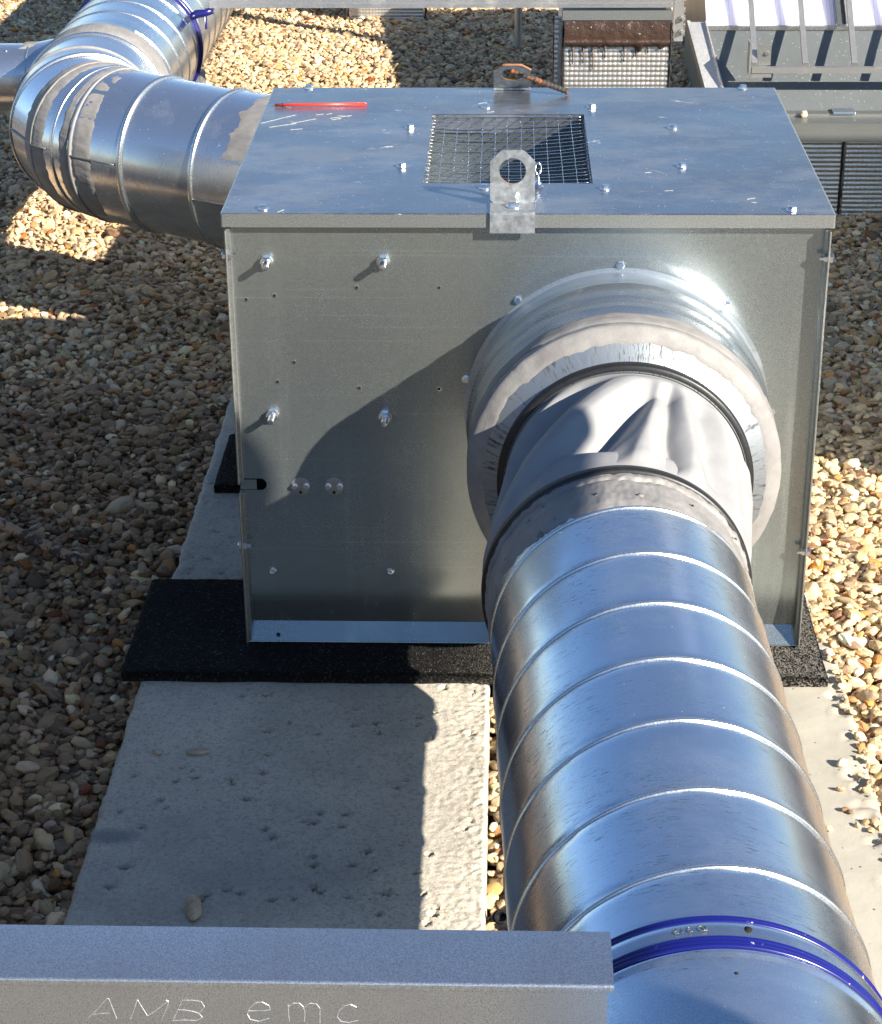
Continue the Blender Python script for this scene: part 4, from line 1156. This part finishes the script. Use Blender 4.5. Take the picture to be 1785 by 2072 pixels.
# red straw on the lid
V, F = join([tubeVF([(.016, .5785, .0030), (.060, .580, .0033), (.165, .5865, .0028)], .0024, 10)])
straw = mesh_obj('plastic_rod', V, F, MT['red'], loc=(.09, .58, .0005)); tag(straw, 'thin bright red plastic rod lying on the lid near its back left corner', 'plastic rod')
V, F = lathe([(.0028, 0), (.0028, .0022)], (.0265, .579, .0032), (1, 0, 0), 12); mesh_obj('black_mark', V, F, MT['blackrubber'], straw)
# rebar through the rear lug
rb = Vector((.495, .655, .0052)); re_ = Vector((.398, .668, .0385))
n_ = 46; pts = [rb.lerp(re_, i/(n_-1)) for i in range(n_)]
V, F = tubeVF(pts, [.0044+.0008*(1 if (i % 3) else -0.6) for i in range(n_)], 10)
o = mesh_obj('steel_rod', V, F, MT['rust'], loc=rb, auto=80); tag(o, 'rusty ribbed steel rod leaning through the rear lifting lug', 'steel rod')
# plug end in the gap
V, F = lathe([(.0001, -.004), (.006, -.004), (.0065, .004), (.0085, .004), (.0087, .0005), (.0118, .0005), (.0125, -.001), (.0125, -.022)], (.391, -.648, -.692), (0, -.45, .9), 24)
o = mesh_obj('cable_end', V, F, MT['blackrubber'], loc=(.391, -.648, -.712), auto=30); tag(o, 'black rubber plug end lying in the gap between the concrete slabs', 'plug')

# ------------------------------------------------------------------ back: foil-faced upstands
def foil_panel(x0, x1, z0, z1, y, cell=.0112, cz=.0116, h=.0030, res=5):
    nu = int((x1-x0)/cell*res)+1; nv_ = int((z1-z0)/cz*res)+1
    V = []
    for i in range(nu):
        x = x0+(x1-x0)*i/(nu-1); u = ((x-x0)/cell) % 1.0; du = min(u, 1-u)
        for j in range(nv_):
            z = z0+(z1-z0)*j/(nv_-1); v = ((z-z0)/cz) % 1.0
            rib = max(0, math.sin(math.pi*v))**.55
            hh = h*rib*(1-.36*math.exp(-(du/.09)**2))+.0012*nz(x*16, z*16, 4)
            V.append((x+.0008*nz(x*30, z*30, 8), y-hh, z))
    return V, grid_faces(nu, nv_)
def tar_strip(name, x, w_, z0, z1, y, parent, seed, th=.006):
    n = 60; V = []
    for i in range(n):
        z = z0+(z1-z0)*i/(n-1)
        a = x-w_*(.5+.5*nz(z*40, seed)); b = x+w_*(.5+.5*nz(z*45, seed+5))
        for xx, dy in ((a, .001), (a+.001, -th*.7), ((a+b)/2, -th*(1+.4*nz(z*70, seed+2))), (b-.001, -th*.7), (b, .001)): V.append((xx, y+dy, z))
    return mesh_obj(name, V, grid_faces(n, 5), MT['tar'], parent)
up1 = empty('foil_upstand', (.65, 2.3, -.71), 'foil-faced roof upstand with brown bitumen dripping down its front', 'roof upstand')
box('core', .526, .773, 2.105, 2.42, -.74, -.170, MT['foil'], up1)
V, F = foil_panel(.528, .7725, -.735, -.245, 2.103); mesh_obj('foil_facing', V, F, MT['foil'], up1)
V, F = foil_panel(2.103, 2.42, -.735, -.17, 0); V = [(.5245-(-y), x, z) for x, y, z in V]; mesh_obj('foil_facing', V, F, MT['foil'], up1)
box('metal_capping', .523, .776, 2.090, 2.43, -.182, -.160, MT['lip'], up1)
# bitumen band with drips
n = 120; V = []
for i in range(n):
    x = .528+.245*i/(n-1)
    drip = .010*max(0, nz(x*70, 2.2))+.016*max(0, nz(x*35, 7.1))**1.5*2
    zb = -.243-drip-.003*nz(x*200, 1)
    for y, z in ((2.104, -.1825), (2.092, -.184), (2.088, -.205), (2.0895, -.226), (2.0855, -.2275), (2.0835, -.234), (2.088, -.2405), (2.094, zb+.001), (2.101, zb)):
        V.append((x, y+.0018*nz(x*45, z*60, 3), z))
mesh_obj('bitumen_coat', V, grid_faces(n, 9), MT['bitumen'], up1, auto=70)
pp = []
for x, L in ((.5475, .036), (.572, .034), (.594, .048), (.623, .022), (.668, .030), (.695, .018), (.723, .010), (.612, .008)):
    V, F = tubeVF([(x, 2.0955, -.246), (x+.0003, 2.0965, -.246-L*.6), (x, 2.097, -.25-L)], [.0028, .0010, .0013], 6); mesh_obj('drip', V, F, MT['bitumen'], up1)
tar_strip('tar_joint', .5245, .005, -.735, -.20, 2.103, up1, 1., .007); tar_strip('tar_joint', .776, .0065, -.735, -.19, 2.104, up1, 5., .008)
tar_strip('tar_joint', .504, .004, -.735, -.18, 2.135, up1, 15., .005)
V, F = foil_panel(.505, .524, -.735, -.18, 2.13, .019); mesh_obj('foil_flap', V, F, MT['foil'], up1)
box('side_strip', .5145, .5215, 2.1200, 2.1275, -.735, -.19, MT['alu'], up1)

up2 = empty('foil_upstand', (-.03, 4.75, -.71), 'distant foil-faced block standing in the gravel under the top rail', 'roof upstand')
box('core', -.165, .100, 4.615, 4.9, -.74, -.30, MT['foil'], up2)
V, F = foil_panel(-.163, .098, -.74, -.30, 4.612, .0112, .0116, .003, 4); mesh_obj('foil_facing', V, F, MT['foil'], up2)
tar_strip('tar_joint', -.176, .012, -.735, -.31, 4.612, up2, 21., .01); tar_strip('tar_joint', .107, .009, -.735, -.31, 4.612, up2, 25., .01)

# rail across the top on its posts
rail = empty('steel_rail', (.26, 2.12, -.15), 'long galvanised rail crossing the top edge of the view', 'steel rail')
V, F = join([boxVF(-.30, .779, 2.0905, 2.165, -.1495, -.12), boxVF(-.30, .779, 2.0880, 2.0900, -.1525, -.143)])
mesh_obj('rail_section', V, F, MT['alu'], rail, smooth=False)
V, F = lathe([(.0125, 0), (.0125, .95)], (.433, 4.157, -.72), (0, 0, 1), 20)
o = mesh_obj('steel_post', V, F, MT['alu'], loc=(.433, 4.157, -.72), auto=40); tag(o, 'thin round steel post standing in the shaded gravel at the top', 'post')
V, F = join([boxVF(.792, .8125, 2.20, 2.225, -.255, .25), boxVF(.7885, .7915, 2.19, 2.235, -.23, .25)])
pst = mesh_obj('upright_post', V, F, MT['alu'], smooth=False, loc=(.80, 2.21, -.255)); tag(pst, 'flat grey steel upright between the bitumen upstand and the skylight', 'post')
for z in (-.20, -.232):
    V, F = lathe([(.007, 0), (.007, .006), (.004, .0062), (.004, .012), (.0001, .012)], (.808, 2.198, z), (.2, -1, 0), 6); mesh_obj('clamp_nut', V, F, MT['lip'], pst, smooth=False)

# ------------------------------------------------------------------ skylight at the top right
skl = empty('skylight', (1.5, 3.0, -.71), 'steel skylight with ribbed translucent sheet and foil-faced base at top right', 'skylight')
V, F = foil_panel(.985, 1.2235, -.74, -.520, 2.29); mesh_obj('foil_facing', V, F, MT['foil'], skl)
V, F = foil_panel(1.2345, 2.0, -.74, -.520, 2.288); mesh_obj('foil_facing', V, F, MT['foil'], skl)
box('curb_core', .986, 2.0, 2.294, 3.9, -.74, -.519, MT['foil'], skl)
tar_strip('tar_joint', 1.2285, .006, -.735, -.520, 2.288, skl, 31., .007)
V, F = join([boxVF(.93, 2.0, 2.272, 2.3855, -.5195, -.4775), boxVF(.93, 2.0, 2.272, 2.2755, -.4773, -.4735), boxVF(.93, 2.0, 2.352, 2.3853, -.4773, -.4700)])
mesh_obj('front_ledge', V, F, MT['lip'], skl, smooth=False)
box('ledge_clip', 1.206, 1.262, 2.346, 2.3845, -.4698, -.4640, MT['duct'], skl, bevel=.001)
# steep apron widening to the left toward its top
A0, A1 = (2.386, -.472), (2.500, -.287)
V = []
for i in range(30):
    for j in range(12):
        f = j/11; xl = .950-.062*f; x = xl+(2.0-xl)*i/29
        V.append((x, A0[0]+(A1[0]-A0[0])*f+.0015*nz(x*4, f*3), A0[1]+(A1[1]-A0[1])*f))
mesh_obj('apron', V, grid_faces(30, 12), MT['apron'], skl)
V, F = join([([(.86, 2.496, -.286), (2.0, 2.496, -.286), (2.0, 2.506, -.282), (.86, 2.506, -.282)], [(0, 1, 2, 3)]), boxVF(.885, 2.0, 2.4935, 2.4965, -.293, -.284)])
mesh_obj('apron_lip', V, F, MT['seam'], skl, smooth=False)
# side channel along the apron's left edge
def chan():
    V = []
    a = Vector((.955, 2.372, -.478)); b = Vector((.893, 2.490, -.272))
    u = (b-a).normalized(); wv_ = Vector((-1, 0, 0)); nrm = u.cross(wv_).normalized()
    if nrm.y > 0: nrm = -nrm
    pr = [(0, 0), (0, .012), (.003, .012), (.003, .002), (.040, .002), (.040, .014), (.048, .014), (.048, -.03), (0, -.03)]
    for p in (a-u*.02, b):
        for w_, h in pr: V.append(tuple(p+wv_*w_+nrm*h))
    m = len(pr); F = [(k, (k+1) % m, m+(k+1) % m, m+k) for k in range(m)]; F += [tuple(range(m))[::-1], tuple(range(m, 2*m))]
    return V, F
V, F = chan(); mesh_obj('side_channel', V, F, MT['alu'], skl, smooth=False)
box('side_wall', .966, .984, 2.52, 3.9, -.74, -.30, MT['lip'], skl)
# pitched sheet
P0, P1, P2_ = (2.502, -.283), (2.665, -.165), (4.0, -.04)
prs = []
V = []; NX = 260
for i in range(NX):
    x = .897+(2.0-.897)*i/(NX-1)
    for (y, z) in (P0, ((P0[0]+P1[0])/2, (P0[1]+P1[1])/2), P1, P2_): V.append((x, y, z+.0004*math.cos((x-.9)/.0085*2*math.pi)))
mesh_obj('ribbed_sheet', V, grid_faces(NX, 4), MT['poly'], skl)
box('sheet_bar', 1.2700, 1.2885, 2.52, 2.66, -.215, -.185, MT['alu'], skl) if False else None
sl_dir = Vector((0, P1[0]-P0[0], P1[1]-P0[1])).normalized(); sl_n = Vector((0, -sl_dir.z, sl_dir.y))
def slant_bar(x0, x1, s0, s1, h0, h1):
    b = Vector((0, P0[0], P0[1])); V = []
    for x in (x0, x1):
        for s in (s0, s1):
            for h in (h0, h1):
                p = b+sl_dir*s+sl_n*h; V.append((x, p.y, p.z))
    return V, [(0,1,3,2), (4,6,7,5), (0,4,5,1), (2,3,7,6), (0,2,6,4), (1,5,7,3)]
V, F = slant_bar(1.220, 1.224, 0, .20, .001, .012); mesh_obj('sheet_clip', V, F, MT['alu'], skl, smooth=False)
V, F = slant_bar(1.246, 1.250, 0, .20, .001, .012); mesh_obj('sheet_clip', V, F, MT['alu'], skl, smooth=False)
V, F = slant_bar(1.224, 1.246, 0, .20, .001, .003); mesh_obj('sheet_strip', V, F, MT['apron'], skl, smooth=False)
# protective grille: rods and an end bar standing off the apron
gr = empty('protective_grille', (1.3, 2.40, -.36), 'grey steel bar grille standing over the skylight sheet', 'grille')
def rod(x, w_=.0135):
    a = Vector((x, 2.365, -.352)); b = Vector((x-.004, 2.66, -.095)); u = (b-a).normalized(); n_ = Vector((0, -u.z, u.y))
    V = []
    for p in (a, b):
        for dx, dn in ((-w_/2, 0), (w_/2, 0), (w_/2, .010), (-w_/2, .010)): q = p+n_*dn; V.append((q.x+dx, q.y, q.z))
    return V, [(0,1,5,4), (1,2,6,5), (2,3,7,6), (3,0,4,7), (0,3,2,1), (4,5,6,7)]
for x in (1.007, 1.131, 1.252, 1.374, 1.496, 1.618):
    V, F = rod(x); mesh_obj('grille_bar', V, F, MT['alu'], gr, smooth=False, loc=(x, 2.365, -.352))
box('end_bar', .999, 1.72, 2.350, 2.3645, -.368, -.3535, MT['alu'], gr)
box('end_foot', .996, 1.048, 2.352, 2.366, -.379, -.3695, MT['alu'], gr)
V, F = join([boxVF(1.016, 1.046, 2.366, 2.369, -.352, -.300)]); pl = mesh_obj('fixing_plate', V, F, MT['lip'], gr, smooth=False)
V, F = hex_head(.0045, .005, .006, .001, (0, -1, 0)); V = np.array(V)+np.array((1.036, 2.3658, -.322)); mesh_obj('fixing_bolt', V, F, MT['bolt'], pl, smooth=False, loc=(1.036, 2.3658, -.322))
box('side_plate', .992, .997, 2.352, 2.40, -.375, -.295, MT['alu'], gr)

# dark slab added out of view on the left: blocks sky over the gravel
V, F = join([boxVF(-1.40, -1.10, -2.2, .72, -.74, .25), boxVF(-1.43, -1.07, -2.24, .75, .2505, .28)])
o = mesh_obj('sky_blocker', V, F, MT['tar'], smooth=False, loc=(-1.28, -.7, -.74)); tag(o, 'added, unseen black sky-blocking wall outside the left of the view', 'baffle')
# box and tubes of made-up shape, added out of frame to shade the gravel
nb = empty('shade_box_right', (3.0, .34, -.71), 'unseen box of made-up shape added right of the view to shade the gravel', 'ventilation unit')
box('blocker_casing', 2.43, 3.6, -.32, 1.0, -.69, .58, MT['panel'], nb, bevel=.003); box('lid', 2.415, 3.615, -.335, 1.015, .5805, .60, MT['lid'], nb, bevel=.002)
def shade_tube(x, y0, y1, z, r, label):  # unseen tube, put in for the shadow it casts on the gravel
    e = empty('shade_blocker_tube', (x, (y0+y1)/2, -.71), label, 'duct')
    V, F = lathe([(r-.01, 0), (r, .0), (r, y1-y0), (r-.01, y1-y0)], (x, y0, z), (0, 1, 0), 48); mesh_obj('duct_wall', V, F, MT['duct'], e, auto=40)
    for yy in ((y0+.02,) if y0 < 0 else (y0+.12, y1-.15)):
        box('blocker_leg', x-.02, x+.02, yy-.02, yy+.02, -.72, z-r+.004, MT['alu'], e)
shade_tube(1.50, -2.25, -1.20, .657, .120, 'unseen tube on legs added outside the right of the view to shade the gravel')
shade_tube(1.42, 1.75, 3.3, .86, .16, 'unseen tube on legs added above the skylight, outside the top of the view, to shade the gravel')
pb = empty('shade_box_rear', (.4, 1.6, -.69), 'low, unseen added plenum box hidden behind the large fan box', 'plenum box')  # hidden box, invented for its shade on the ground behind
box('blocker_casing', .03, .74, 1.42, 1.72, -.70, -.30, MT['panel'], pb, bevel=.002)
